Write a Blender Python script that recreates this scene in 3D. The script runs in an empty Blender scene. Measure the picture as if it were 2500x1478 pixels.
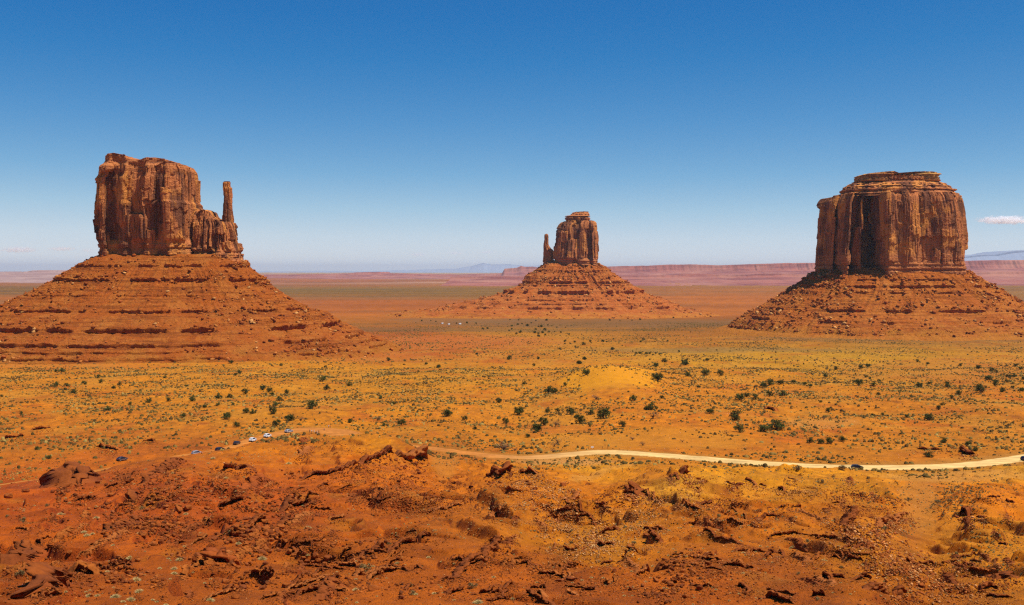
import bpy, bmesh, math, random
import numpy as np
from mathutils import Vector, Matrix, Euler
random.seed(7)
RNG = np.random.default_rng(11)
SC = bpy.context.scene
COL = SC.collection
# ------------------------------------------------------------------ frame
F = 2700.0            # focal length in photo pixels
CX, HY = 1250.0, 660.0
HC = 130.0            # camera height over the valley floor
def PX(px, Y): return (px - CX) / F * Y
def PZ(py, Y): return HC - (py - HY) / F * Y
def lin(c):
    c = np.asarray(c, float) / 255.0
    return np.where(c <= .04045, c / 12.92, ((c + .055) / 1.055) ** 2.4)
# ------------------------------------------------------------------ noise
def _h(ix, iy, seed):
    k = np.uint32((seed * 1442695041) & 0xFFFFFFFF)
    n = ix.astype(np.uint32) * np.uint32(374761393) + iy.astype(np.uint32) * np.uint32(668265263) + k
    n ^= n >> np.uint32(13); n *= np.uint32(1274126177); n ^= n >> np.uint32(16)
    return n
def hashf(ix, iy, seed=0): return (_h(np.asarray(ix, np.int64), np.asarray(iy, np.int64), seed) & np.uint32(0xFFFFFF)) / float(0xFFFFFF)
_GT = np.linspace(0, 2 * np.pi, 1024, endpoint=False); _GC = np.cos(_GT).astype(np.float32); _GS = np.sin(_GT).astype(np.float32)
def pn(x, y, seed=0):
    x, y = np.broadcast_arrays(x, y)
    fxi = np.floor(x); fyi = np.floor(y)
    fx = (x - fxi).astype(np.float32); fy = (y - fyi).astype(np.float32)
    xi = fxi.astype(np.int32).astype(np.uint32); yi = fyi.astype(np.int32).astype(np.uint32)
    u = fx * fx * fx * (fx * (fx * 6 - 15) + 10); v = fy * fy * fy * (fy * (fy * 6 - 15) + 10)
    k = np.uint32((seed * 1442695041) & 0xFFFFFFFF)
    hx0 = xi * np.uint32(374761393) + k; hx1 = hx0 + np.uint32(374761393)
    hy0 = yi * np.uint32(668265263); hy1 = hy0 + np.uint32(668265263)
    def g(n, dx, dy):
        n = n ^ (n >> np.uint32(13)); n = n * np.uint32(1274126177); n = (n ^ (n >> np.uint32(16))) & np.uint32(1023)
        return _GC[n] * dx + _GS[n] * dy
    a0 = g(hx0 + hy0, fx, fy); a0 = a0 + (g(hx1 + hy0, fx - 1, fy) - a0) * u
    a1 = g(hx0 + hy1, fx, fy - 1); a1 = a1 + (g(hx1 + hy1, fx - 1, fy - 1) - a1) * u
    return (a0 + (a1 - a0) * v) * np.float32(1.5)
def fbm(x, y, oct=4, seed=0, gain=.5, lac=2.03):
    s = 0; a = 1.0; t = 0
    for i in range(oct):
        s = s + a * pn(x, y, seed + i * 17); t += a
        a *= gain; x = x * lac + 13.7; y = y * lac + 5.1
    return s / t
def ridged(x, y, oct=4, seed=0):
    s = 0; a = 1.0; t = 0
    for i in range(oct):
        s = s + a * (1 - 2 * np.abs(pn(x, y, seed + i * 17))); t += a
        a *= .5; x = x * 2.1 + 3.3; y = y * 2.1 + 7.9
    return s / t
def ss(a, b, x):
    t = np.clip((x - a) / (b - a), 0, 1)
    return t * t * (3 - 2 * t)
# ------------------------------------------------------------------ object helpers
def tag(o, label=None, cat=None, group=None, kind=None):
    if label: o['label'] = label
    if cat: o['category'] = cat
    if group: o['group'] = group
    if kind: o['kind'] = kind
    return o
def empty(name, loc=(0, 0, 0), rz=0):
    o = bpy.data.objects.new(name, None); COL.objects.link(o)
    o.location = loc; o.rotation_euler = (0, 0, rz); o.empty_display_size = .5
    return o
def link(name, me, mat=None, parent=None):
    o = bpy.data.objects.new(name, me); COL.objects.link(o)
    if mat is not None and len(me.materials) == 0: me.materials.append(mat)
    if parent is not None: o.parent = parent
    return o
def np_mesh(name, V, Fc, smooth=True, col=None, n=None, matidx=None):
    """V (n,3); Fc (m,k) same-size faces."""
    me = bpy.data.meshes.new(name)
    V = np.ascontiguousarray(V, np.float32); Fc = np.ascontiguousarray(Fc, np.int32)
    m, k = Fc.shape
    me.vertices.add(len(V)); me.vertices.foreach_set('co', V.ravel())
    me.loops.add(m * k); me.loops.foreach_set('vertex_index', Fc.ravel())
    me.polygons.add(m)
    me.polygons.foreach_set('loop_start', np.arange(m, dtype=np.int32) * k)
    me.polygons.foreach_set('loop_total', np.full(m, k, np.int32))
    if matidx is not None: me.polygons.foreach_set('material_index', matidx.astype(np.int32))
    if smooth: me.polygons.foreach_set('use_smooth', np.ones(m, bool))
    if col is not None:
        a = me.color_attributes.new('soil', 'FLOAT_COLOR', 'POINT')
        c = np.ones((len(V), 4), np.float32); c[:, :3] = col
        a.data.foreach_set('color', c.ravel())
    me.update(calc_edges=True)
    return me
def grid_faces(nr, nc, wrap=False):
    r = np.arange(nr - 1)[:, None]; c = np.arange(nc if wrap else nc - 1)[None, :]
    c2 = (c + 1) % nc
    a = r * nc + c; b = r * nc + c2; d = (r + 1) * nc + c; e = (r + 1) * nc + c2
    return np.stack([a, b, e, d], -1).reshape(-1, 4)
# ------------------------------------------------------------------ materials
def newmat(name):
    m = bpy.data.materials.new(name); m.use_nodes = True
    nt = m.node_tree; b = nt.nodes['Principled BSDF']
    b.inputs['Roughness'].default_value = .95
    b.inputs['Specular IOR Level'].default_value = .15
    return m, nt, b
def nd(nt, t, **k):
    n = nt.nodes.new(t)
    for a, v in k.items():
        if a.startswith('i_'): n.inputs[a[2:].replace('_', ' ')].default_value = v
        else: setattr(n, a, v)
    return n
def noise_node(nt, vec, scale, detail=4, rough=.55):
    n = nd(nt, 'ShaderNodeTexNoise'); n.inputs['Scale'].default_value = scale
    n.inputs['Detail'].default_value = detail; n.inputs['Roughness'].default_value = rough
    nt.links.new(vec, n.inputs['Vector']); return n
def ramp(nt, fac, stops):
    r = nd(nt, 'ShaderNodeValToRGB'); e = r.color_ramp.elements
    while len(e) > 1: e.remove(e[0])
    e[0].position = stops[0][0]; e[0].color = (*stops[0][1], 1)
    for p, c in stops[1:]:
        x = e.new(p); x.color = (*c, 1)
    nt.links.new(fac, r.inputs['Fac']); return r
def mix(nt, a, b, fac, mode='MIX'):
    n = nd(nt, 'ShaderNodeMix'); n.data_type = 'RGBA'; n.blend_type = mode
    for s, v in ((0, fac), (6, a), (7, b)):
        if hasattr(v, 'is_linked') or hasattr(v, 'links'): nt.links.new(v, n.inputs[s])
        elif isinstance(v, (int, float)): n.inputs[s].default_value = v
        else: n.inputs[s].default_value = (*v, 1)
    return n.outputs[2]
def mval(nt, op, a, b=0, c=None):
    n = nd(nt, 'ShaderNodeMath'); n.operation = op
    for i, v in enumerate((a, b) if c is None else (a, b, c)):
        if hasattr(v, 'links'): nt.links.new(v, n.inputs[i])
        else: n.inputs[i].default_value = v
    return n.outputs[0]
def bump(nt, b, height, strength=.5, dist=.2, prev=None):
    n = nd(nt, 'ShaderNodeBump'); n.inputs['Strength'].default_value = strength
    n.inputs['Distance'].default_value = dist
    nt.links.new(height, n.inputs['Height'])
    if prev is not None: nt.links.new(prev, n.inputs['Normal'])
    nt.links.new(n.outputs[0], b.inputs['Normal']); return n.outputs[0]
def simple(name, c, rough=.9, spec=.15, metal=0, var=0, scale=5):
    m, nt, b = newmat(name)
    b.inputs['Roughness'].default_value = rough; b.inputs['Specular IOR Level'].default_value = spec
    b.inputs['Metallic'].default_value = metal
    g = nd(nt, 'ShaderNodeNewGeometry')
    n = noise_node(nt, g.outputs['Position'], scale, 3)
    v = max(var, .06)
    r = ramp(nt, n.outputs['Fac'], [(.3, tuple(np.clip(np.array(c) * (1 - v), 0, 1))), (.7, tuple(np.clip(np.array(c) * (1 + v), 0, 1)))])
    nt.links.new(r.outputs[0], b.inputs['Base Color'])
    return m
# ------------------------------------------------------------------ camera, sky, sun
cam = bpy.data.cameras.new('camera'); co = bpy.data.objects.new('camera', cam); COL.objects.link(co)
cam.sensor_fit = 'HORIZONTAL'; cam.sensor_width = 36; cam.lens = 36 * F / 2500
cam.shift_y = -(739 - HY) / 2500
cam.clip_start = .5; cam.clip_end = 400000
co.location = (0, 0, HC); co.rotation_euler = (math.radians(90), 0, 0)
SC.camera = co
SC.view_settings.view_transform = 'Standard'; SC.view_settings.look = 'None'
SC.view_settings.exposure = EXPO = 0.3; SC.view_settings.gamma = 1
SUN_EL, SUN_AZ = 64.0, 110.0      # azimuth clockwise from +Y (view direction)
d = Vector((math.sin(math.radians(SUN_AZ)) * math.cos(math.radians(SUN_EL)),
            math.cos(math.radians(SUN_AZ)) * math.cos(math.radians(SUN_EL)), math.sin(math.radians(SUN_EL))))
sl = bpy.data.lights.new('sun', 'SUN'); sl.energy = 4.6; sl.angle = math.radians(.53); sl.color = (1, .95, .86)
so = bpy.data.objects.new('sun', sl); COL.objects.link(so)
so.rotation_euler = d.to_track_quat('Z', 'Y').to_euler(); so.location = (200, -200, 600)
w = bpy.data.worlds.new('World'); SC.world = w; w.use_nodes = True
nt = w.node_tree; bg = nt.nodes['Background']
sky = nt.nodes.new('ShaderNodeTexSky'); sky.sky_type = 'NISHITA'; sky.sun_disc = False
sky.sun_elevation = math.radians(SUN_EL); sky.sun_rotation = math.radians(SUN_AZ)
sky.altitude = 1700; sky.air_density = 1.0; sky.dust_density = 0.12; sky.ozone_density = 2.6
# the sky's own brightness ramp, graded to a deep desert blue that pales toward the horizon
sx_ = nt.nodes.new('ShaderNodeSeparateColor'); nt.links.new(sky.outputs[0], sx_.inputs[0])
dv = nt.nodes.new('ShaderNodeMath'); dv.operation = 'MULTIPLY'; dv.inputs[1].default_value = .1; nt.links.new(sx_.outputs[0], dv.inputs[0])
cr = nt.nodes.new('ShaderNodeValToRGB'); el = cr.color_ramp.elements
for p_, c_ in ((.08, (.008, .075, .27)), (.17, (.012, .137, .389)), (.20, (.022, .168, .425)), (.264, (.068, .241, .491)), (.36, (.155, .35, .56)), (.47, (.30, .475, .615)), (.60, (.47, .58, .655)), (.74, (.60, .655, .68)), (.85, (.62, .66, .67))):
    if p_ == .08: e_ = el[0]; e_.position = p_
    elif p_ == .85: e_ = el[-1]; e_.position = p_
    else: e_ = el.new(p_)
    e_.color = (*c_, 1)
nt.links.new(dv.outputs[0], cr.inputs[0])
sk_ = nt.nodes.new('ShaderNodeVectorMath'); sk_.operation = 'SCALE'; sk_.inputs['Scale'].default_value = 10; nt.links.new(cr.outputs[0], sk_.inputs[0])
nt.links.new(sk_.outputs[0], bg.inputs['Color'])
bg.inputs['Strength'].default_value = .1
SC.cycles.use_adaptive_sampling = False
SC.cycles.use_denoising = False; SC.cycles.pixel_filter_type = 'BLACKMAN_HARRIS'; SC.cycles.filter_width = 1.25
SC.cycles.max_bounces = 10; SC.cycles.diffuse_bounces = 1; SC.cycles.volume_bounces = 10
SC.cycles.transparent_max_bounces = 40
SC.cycles.sample_clamp_indirect = 4
# ------------------------------------------------------------------ terrain base
ROAD = [(-900, 1290, None), (-300, 1225, None), (-120, 1203, None), (0, 1188, None), (120, 1170, None), (240, 1150, None), (350, 1130, None), (440, 1113, None),
        (500, 1106, None), (550, 1096, None), (600, 1078, None), (650, 1064, None), (705, 1052, None), (760, 1046, None), (820, 1052, None),
        (880, 1066, None), (960, 1084, None), (1030, 1092, None), (1100, 1100, None), (1170, 1110, None), (1250, 1118, None), (1330, 1117, None),
        (1400, 1109, None), (1470, 1104, None), (1560, 1108, None), (1700, 1120, None), (1850, 1132, None), (2000, 1140, None), (2100, 1142, None),
        (2250, 1141, None), (2380, 1133, None), (2450, 1124, None), (2500, 1116, None), (2600, 1100, None), (2900, 1075, None), (3400, 1060, None)]
def road_drop(px): return 79.5
_R = []
for px, py, _ in ROAD:
    Y = road_drop(px) * F / (py - HY)
    _R.append((PX(px, Y), Y))
_R = np.array(_R)
# smooth resample of the road centreline
def resample(P, step):
    P = np.asarray(P, float)
    for _ in range(3):      # Chaikin
        Q = [P[0]]
        for a, b in zip(P[:-1], P[1:]): Q += [a * .75 + b * .25, a * .25 + b * .75]
        Q.append(P[-1]); P = np.array(Q)
    s = np.r_[0, np.cumsum(np.hypot(*np.diff(P[:, :2], axis=0).T))]
    t = np.arange(0, s[-1], step)
    return np.stack([np.interp(t, s, P[:, i]) for i in range(P.shape[1])], 1)
RC = resample(_R, 2.0)
def road_z(x, y): return HC - 79.5 + .25 * np.sin(x * .02) 
def road_half(x, y):
    w = 3.2 + 2.4 * ss(-75, 40, x)
    turn = np.exp(-((x + 88) / 22) ** 2) * 6 * (y > 500)
    return w + turn
TAB = {
 -900: [(60,1560),(80,1478),(110,1400),(150,1330),(220,1290),(300,1262),(345,1260),(385,1235)],
 -200: [(60,1560),(80,1478),(110,1400),(150,1330),(220,1275),(300,1225),(345,1214),(385,1207)],
 0:    [(60,1560),(80,1478),(110,1400),(150,1330),(220,1262),(300,1212),(345,1202),(385,1196)],
 200:  [(60,1560),(80,1478),(110,1400),(150,1328),(220,1252),(290,1198),(350,1167),(385,1176),(410,1168)],
 330:  [(60,1560),(80,1478),(110,1400),(150,1325),(220,1240),(300,1170),(368,1122),(400,1142),(435,1140)],
 440:  [(60,1560),(80,1478),(110,1400),(150,1322),(220,1228),(300,1146),(372,1108),(410,1130),(452,1122)],
 600:  [(60,1560),(80,1478),(110,1400),(150,1320),(220,1232),(300,1168),(380,1120),(450,1091),(490,1092)],
 760:  [(60,1560),(80,1478),(110,1398),(150,1316),(220,1232),(300,1172),(380,1128),(460,1080),(508,1056),(530,1060)],
 900:  [(60,1560),(80,1478),(110,1396),(150,1312),(220,1232),(300,1172),(370,1122),(415,1082),(462,1046),(490,1072),(515,1076)],
 985:  [(60,1560),(80,1478),(110,1395),(150,1312),(220,1232),(300,1172),(370,1135),(415,1092),(455,1058),(478,1094),(495,1094)],
 1040: [(60,1560),(80,1478),(110,1394),(150,1312),(220,1238),(300,1186),(370,1150),(430,1128),(470,1112)],
 1120: [(60,1560),(80,1478),(110,1393),(150,1312),(220,1240),(300,1190),(370,1158),(430,1133),(465,1115)],
 1250: [(60,1560),(80,1478),(110,1396),(150,1330),(220,1244),(290,1172),(330,1147),(375,1168),(420,1150),(455,1131)],
 1330: [(60,1560),(80,1478),(110,1400),(150,1345),(220,1262),(280,1195),(325,1158),(375,1170),(420,1149),(455,1131)],
 1440: [(60,1560),(80,1478),(110,1402),(150,1352),(200,1306),(260,1245),(330,1192),(400,1155),(460,1124)],
 1540: [(60,1560),(80,1478),(110,1396),(150,1335),(200,1280),(250,1225),(290,1190),(340,1180),(400,1152),(460,1123)],
 1640: [(60,1560),(80,1478),(110,1392),(150,1322),(200,1260),(250,1195),(300,1137),(345,1166),(400,1150),(450,1128)],
 1820: [(60,1560),(80,1478),(110,1395),(150,1325),(200,1268),(260,1215),(330,1182),(400,1155),(440,1140)],
 2000: [(60,1560),(80,1478),(110,1400),(150,1328),(190,1270),(230,1235),(320,1196),(400,1160),(430,1151)],
 2110: [(60,1560),(80,1478),(110,1412),(150,1335),(180,1278),(210,1250),(250,1252),(320,1204),(400,1165),(430,1153)],
 2200: [(60,1610),(80,1520),(110,1440),(150,1375),(180,1335),(220,1295),(280,1245),(350,1198),(430,1152)],
 2290: [(60,1640),(80,1545),(110,1470),(150,1408),(180,1370),(220,1325),(280,1268),(350,1206),(430,1152)],
 2380: [(60,1630),(80,1535),(110,1462),(150,1400),(185,1345),(225,1285),(270,1215),(310,1183),(360,1196),(435,1150)],
 2500: [(60,1620),(80,1530),(110,1455),(150,1385),(185,1345),(225,1300),(280,1240),(330,1205),(380,1186),(450,1132)],
 3400: [(60,1620),(80,1530),(110,1455),(150,1385),(185,1345),(225,1300),(280,1240),(330,1205),(400,1180),(470,1110)],
}
FAR = [(560, 82), (700, 87), (900, 93), (1150, 101), (1600, 111), (2200, 121), (3200, 128), (6000, 131), (1e5, 131)]
_cols = sorted(TAB)
_ly = np.linspace(math.log(15), math.log(90000), 520)
_prof = []
for c in _cols:
    pts = [(Y, (y - HY) / F * Y) for Y, y in TAB[c]]
    pts = [(1, pts[0][1] - 6), (40, pts[0][1] - 3)] + pts + FAR
    _prof.append(np.interp(_ly, [math.log(p[0]) for p in pts], [p[1] for p in pts]))
_prof = np.array(_prof)                       # (ncol, nly)
_pxg = np.arange(-900, 3401, 20.0)
_tab = np.stack([np.interp(_pxg, _cols, _prof[:, j]) for j in range(len(_ly))], 1)
def blur(A, s, axis):
    r = int(3 * s); k = np.exp(-.5 * (np.arange(-r, r + 1) / s) ** 2); k /= k.sum()
    return np.apply_along_axis(lambda v: np.convolve(np.pad(v, r, 'edge'), k, 'valid'), axis, A)
_tab = blur(blur(_tab, 1.6, 0), 1.5, 1)
def base_drop(px, Y):
    u = np.clip((px + 900) / 20.0, 0, len(_pxg) - 1.001); v = np.clip((np.log(Y) - _ly[0]) / (_ly[1] - _ly[0]), 0, len(_ly) - 1.001)
    i = u.astype(int); j = v.astype(int); a = u - i; b = v - j
    return (_tab[i, j] * (1 - a) * (1 - b) + _tab[i + 1, j] * a * (1 - b) + _tab[i, j + 1] * (1 - a) * b + _tab[i + 1, j + 1] * a * b)
# grid of the ground sheet
colpx = np.concatenate([np.arange(-900, -60, 14.0), np.arange(-60, 2560, 2.0), np.arange(2560, 3401, 14.0)])
rowY = np.concatenate([np.geomspace(18, 62, 40)[:-1], np.geomspace(62, 300, 520)[:-1], np.geomspace(300, 620, 240)[:-1], np.geomspace(620, 3600, 330)[:-1], np.geomspace(3600, 90000, 90)])
NR, NC = len(rowY), len(colpx)
PXG, YG = np.meshgrid(colpx, rowY)
XG = (PXG - CX) / F * YG
ZG = HC - base_drop(PXG, YG)
# distance to road
near = (YG > 340) & (YG < 640)
RD = np.full(XG.shape, 1e3)
idx = np.argwhere(near)
Pq = np.stack([XG[near], YG[near]], 1)
best = np.full(len(Pq), 1e6)
for k in range(0, len(RC), 2):
    seg = RC[k:k + 1]
    best = np.minimum(best, (Pq[:, 0] - seg[0, 0]) ** 2 + (Pq[:, 1] - seg[0, 1]) ** 2)
RD[near] = np.sqrt(best)
RW = road_half(XG, YG)
offroad = ss(0, 14, RD - RW)
# --- relief
fore = 1 - ss(395, 470, YG + 25 * fbm(XG / 60, YG / 60, 2, 3) - 45 * (1 - ss(500, 1050, PXG)) * 1.0)
fore *= ss(2, 16, RD - RW)
washm = np.exp(-((PXG - (2235 + .25 * (1280 - (HY + (HC - ZG) * F / YG)))) / 52) ** 2) * (YG < 440) * ss(130, 170, YG)
fore = fore * (1 - .9 * washm)
fore_v = fore.copy()
fore = fore * (1 - .75 * ss(270, 330, YG) * (1 - ss(470, 560, PXG)))
z0 = ZG.copy()
sc = np.clip(YG / 200, .45, 1.6)
dg = .5 * XG + .12 * YG; dn = -.2 * XG + .5 * YG
ZG += fore * 2.6 * sc * (ridged(dg / 26 + .35 * fbm(XG / 40, YG / 40, 2, 24), dn / 60, 3, 25) - .35) * ss(-.3, .2, fbm(XG / 90, YG / 90, 2, 26))
ZG += fore * (1.5 * sc * fbm(XG / 42, YG / 42, 3, 21) + .8 * fbm(XG / 14, YG / 18, 3, 22) * sc)
gul = ridged(XG / 26 + .4 * fbm(XG / 30, YG / 30, 2, 5), YG / 40, 3, 31)
ZG -= fore * 1.8 * sc * ss(.35, .95, gul) * ss(-.1, .35, fbm(XG / 70, YG / 70, 2, 33))
# tilted ledges with steep faces, strike running away from the camera
def saws(rotd, L, A, s1, mlo, mhi, w=.11):
    rot = math.radians(rotd); u1 = XG * math.cos(rot) + YG * math.sin(rot)
    ph = u1 / L + 1.5 * fbm(XG / (L * 2.6), YG / (L * 3.6), 4, s1) + .13 * fbm(XG / (L * .4), YG / (L * .4), 3, s1 + 1)
    fr = ph - np.floor(ph); saw = np.where(fr < w, ss(0, w, fr), 1 - (fr - w) / (1 - w))
    m = ss(mlo, mhi, fbm(XG / (L * 2), YG / (L * 3), 3, s1 + 2)) * fore
    return 1.35 * A * (saw - .4) * m * (1 - .6 * ss(220, 300, YG)) / np.maximum(1, sc)
ZG += saws(20, 17, 1.9, 41, -.05, .2) * sc
ZG += saws(-155, 11, 1.2, 44, -.02, .25) * sc
ZG += saws(200, 6, .55, 47, -.1, .2, .1) * sc
ZG += saws(65, 13, 1.1, 48, 0, .25) * sc
# horizontal beds: terrace the slope
q = ZG + .06 * XG + 1.6 * fbm(XG / 25, YG / 25, 3, 51) + .25 * fbm(XG / 6, YG / 6, 3, 52)
step = 2.1
f_ = q / step - np.floor(q / step)
tm = ss(-.08, .2, fbm(XG / 36 + 9, YG / 50, 3, 53)) * fore
ZG += tm * step * .8 * (ss(.38, .62, f_) - f_)
slp = np.hypot(np.gradient(ZG, axis=1) / np.maximum(np.gradient(XG, axis=1), 1e-3), np.gradient(ZG, axis=0) / np.maximum(np.gradient(YG, axis=0), 1e-3)); flat_ = 1 - ss(.45, .9, slp)
q2 = ZG + .35 * fbm(XG / 8, YG / 8, 4, 55)
f2 = q2 / .62 - np.floor(q2 / .62)
ZG += ss(-.1, .2, fbm(XG / 20, YG / 20, 3, 57)) * fore * flat_ * .5 * (ss(.38, .62, f2) - f2) * (YG < 330)
rough = ss(-.2, .2, fbm(XG / 18, YG / 26, 3, 61)) * (.35 + .65 * ss(-.1, .25, fbm(XG / 60, YG / 70, 2, 60)))
wx = XG + 1.5 * fbm(XG / 5, YG / 5, 2, 64); wy = YG + 1.5 * fbm(XG / 5 + 9, YG / 5, 2, 65)
ZG += fore * (.3 + .7 * flat_) * rough * (.9 * (ridged(wx / 9, wy / 12, 4, 66) - .3) * sc + .42 * (ridged(wx / 2.8, wy / 3.3, 3, 62) - .3) * np.clip(sc, .5, 1.2))
ZG += fore * .10 * fbm(XG / .9, YG / .9, 2, 63) * (YG < 260)
slp = np.abs(np.gradient(ZG, axis=0) / np.maximum(np.gradient(YG, axis=0), 1e-3)); slp = np.maximum(slp, np.maximum(np.roll(slp, 1, 0), np.roll(slp, -1, 0)))
k_ = fore * ss(.35, .75, slp)
for _ in range(14):
    zb_ = ZG.copy(); zb_[:, 1:-1] = .3 * ZG[:, :-2] + .4 * ZG[:, 1:-1] + .3 * ZG[:, 2:]
    ZG = ZG * (1 - k_) + zb_ * k_
# middle distance
mid = ss(480, 600, YG) * (1 - ss(2600, 3400, YG))
ZG += mid * offroad * (3.2 * fbm(XG / 130, YG / 150, 3, 71) + 1.2 * fbm(XG / 34, YG / 40, 3, 72) + .22 * fbm(XG / 9, YG / 9, 2, 73))
ZG += (1 - fore) * offroad * .12 * fbm(XG / 2.5, YG / 2.5, 2, 74) * (YG < 900)
lml = ss(.0, .25, fbm(XG / 60, YG / 90, 3, 75)) * mid * offroad * (1 - ss(450, 760, PXG)) * (1 - ss(720, 860, YG))
q3 = ZG + 1.2 * fbm(XG / 40, YG / 40, 3, 76)
f3 = q3 / 2.6 - np.floor(q3 / 2.6)
ZG += lml * 2.2 * (ss(.42, .58, f3) - f3)
# dune
def gb(px, Y, sx, sy, h): return h * np.exp(-((PXG - px) / sx) ** 2 - ((YG - Y) / sy) ** 2)
ZG += gb(1490, 930, 110, 140, 14) + gb(1540, 760, 120, 90, 4.5) + gb(1700, 620, 190, 60, 3.2) * offroad
ZG += gb(2450, 660, 130, 90, 5) * offroad + gb(700, 640, 120, 60, 2.5) * offroad - gb(1260, 640, 90, 90, 3.5) * offroad
ZG += gb(2200, 760, 200, 60, 2.5)
farw = ss(2600, 5000, YG)
ZG += farw * (3.5 * fbm(XG / 900, YG / 1200, 3, 81)) 
# low red bluffs on the far plain
bl = ss(.18, .3, fbm(XG / 2600, YG / 2600, 4, 83)) * ss(7000, 9500, YG)
ZG += bl * 16 * (.6 + .4 * fbm(XG / 500, YG / 500, 3, 84))
# road bed
bed = 1 - ss(0, 1, (RD - RW - 1.0) / 9.0)
ZG = ZG * (1 - bed) + road_z(XG, YG) * bed
ZG -= .35 * (1 - ss(-1.2, -.2, RD - RW))
# visible-surface lookup
YS = HY + (HC - ZG) * F / YG
RUN = np.minimum.accumulate(YS, 0)
def zat(px, Y):
    c = np.interp(px, colpx, np.arange(NC)); r = np.interp(Y, rowY, np.arange(NR))
    c = np.clip(c, 0, NC - 1.001); r = np.clip(r, 0, NR - 1.001)
    i = np.asarray(r).astype(int); j = np.asarray(c).astype(int); a = r - i; b = c - j
    return ZG[i, j] * (1 - a) * (1 - b) + ZG[i + 1, j] * a * (1 - b) + ZG[i, j + 1] * (1 - a) * b + ZG[i + 1, j + 1] * a * b
def hit(px, py, ymin=20):
    """first ground point on the sight line through photo pixel (px, py) -> X, Y, Z"""
    c = int(np.clip(round(np.interp(px, colpx, np.arange(NC))), 0, NC - 1))
    col = YS[:, c]; r0 = int(np.searchsorted(rowY, ymin))
    k = np.nonzero(col[r0:] <= py)[0]
    if len(k) == 0: return None
    k = k[0] + r0
    if k > 0:
        a, b = col[k - 1], col[k]
        t = (a - py) / (a - b) if a > b else 1
        t = min(max(t, 0), 1)
        Y = rowY[k - 1] + (rowY[k] - rowY[k - 1]) * t
    else: Y = rowY[k]
    return PX(px, Y), Y, float(zat(px, Y))
def zxy(x, y): return zat(CX + x / y * F, y)
# ------------------------------------------------------------------ soil colours (albedo of the ground where it lies)
SOIL = [ # px, py, sx, sy, sRGB look of the bare ground
 (150,1250,260,60,(186,78,14)),(600,1250,300,80,(184,76,16)),(300,1400,400,80,(188,84,10)),(800,1420,300,60,(196,92,16)),(150,1175,160,20,(184,78,20)),
 (700,1120,200,25,(200,100,28)),(1000,1180,150,50,(192,92,36)),(1000,1320,150,50,(190,92,22)),(1200,1230,150,40,(202,104,34)),(1150,1450,150,40,(198,90,10)),
 (1300,1180,60,20,(206,114,44)),(1400,1300,150,40,(204,112,42)),(1480,1330,80,30,(214,130,62)),(1600,1150,50,18,(176,80,36)),(1650,1200,60,25,(214,134,72)),
 (1700,1350,200,60,(196,96,26)),(1750,1440,250,40,(188,84,26)),(1950,1200,120,20,(214,128,58)),(1950,1270,120,40,(198,100,36)),(2200,1350,120,60,(206,118,50)),
 (2250,1240,60,60,(212,116,48)),(2300,1160,150,16,(222,146,72)),(2380,1200,80,30,(214,110,36)),(2400,1400,100,60,(212,120,48)),(2250,1450,150,40,(194,92,34)),
 (1150,1150,150,16,(208,112,50)),(1480,1130,130,14,(218,140,62)),(1750,1150,200,12,(222,132,40)),(2100,1170,100,14,(206,114,44)),
 (200,1110,250,40,(204,108,34)),(300,1000,300,60,(212,122,42)),(200,930,300,25,(214,130,46)),(600,960,250,40,(214,134,46)),(900,1000,200,60,(218,130,36)),
 (1000,930,200,25,(206,136,50)),(1200,1000,150,50,(220,130,34)),(1500,940,100,30,(222,132,12)),(1560,1030,140,40,(222,128,24)),(1750,1080,180,30,(218,122,22)),
 (1850,960,200,40,(218,128,34)),(2200,1000,250,50,(212,124,40)),(2200,900,250,30,(204,140,44)),(2000,870,250,20,(200,142,50)),(2400,930,100,50,(202,112,44)),
 (1100,860,150,15,(188,96,38)),(950,830,150,20,(184,90,34)),(1400,850,150,15,(200,128,48)),(1500,800,250,10,(172,104,48)),(1300,812,120,8,(202,130,52)),
 (1700,830,150,12,(178,104,46)),(2100,840,300,14,(176,104,44)),(900,790,200,8,(180,106,52)),(1100,775,200,7,(192,108,50)),
 (900,745,200,14,(194,104,52)),(1700,740,150,18,(196,108,58)),(100,735,200,16,(190,104,52)),(1700,705,200,8,(190,112,66)),
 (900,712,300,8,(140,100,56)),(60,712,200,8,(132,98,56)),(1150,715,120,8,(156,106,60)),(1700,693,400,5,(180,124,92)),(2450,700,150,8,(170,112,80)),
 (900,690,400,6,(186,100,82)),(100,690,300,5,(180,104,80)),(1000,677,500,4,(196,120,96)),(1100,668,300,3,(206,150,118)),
]
S_ = np.array([(a, b, c, d) for a, b, c, d, _ in SOIL]); C_ = np.array([lin(e[4]) for e in SOIL])
def soil_at(X, Y, Z, warp=1.0):
    px = CX + X / Y * F; py = HY + (HC - Z) * F / Y
    n1 = fbm(X / (Y * .10), Y / (Y.mean() * .0 + 30), 3, 91) if False else 0
    wv = fbm(X / 35, Y / 45, 4, 92)
    wu = fbm(X / 50, Y / 60, 3, 93)
    px = px + wu * 90 * warp; py = py + wv * 26 * warp * np.clip(500 / Y, .12, 1.3)
    num = np.zeros(X.shape + (3,)); den = np.full(X.shape, 1e-9)
    for (a, b, c, d), col in zip(S_, C_):
        wgt = np.exp(-.5 * (((px - a) / c) ** 2 + ((py - b) / d) ** 2)) + 1e-7 / (1 + ((px - a) / 900) ** 2 + ((py - b) / 60) ** 2) ** 2
        den += wgt; num += wgt[..., None] * col
    return num / den[..., None]
ALB = 0.80     # scene albedo for a ground that looks as bright as the table says
soil = soil_at(XG, YG, z0) * ALB * np.array([.88, .88, .20])
soil *= (1 + .22 * fore)[..., None]; soil[..., 1] *= 1 + .16 * fore
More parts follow.
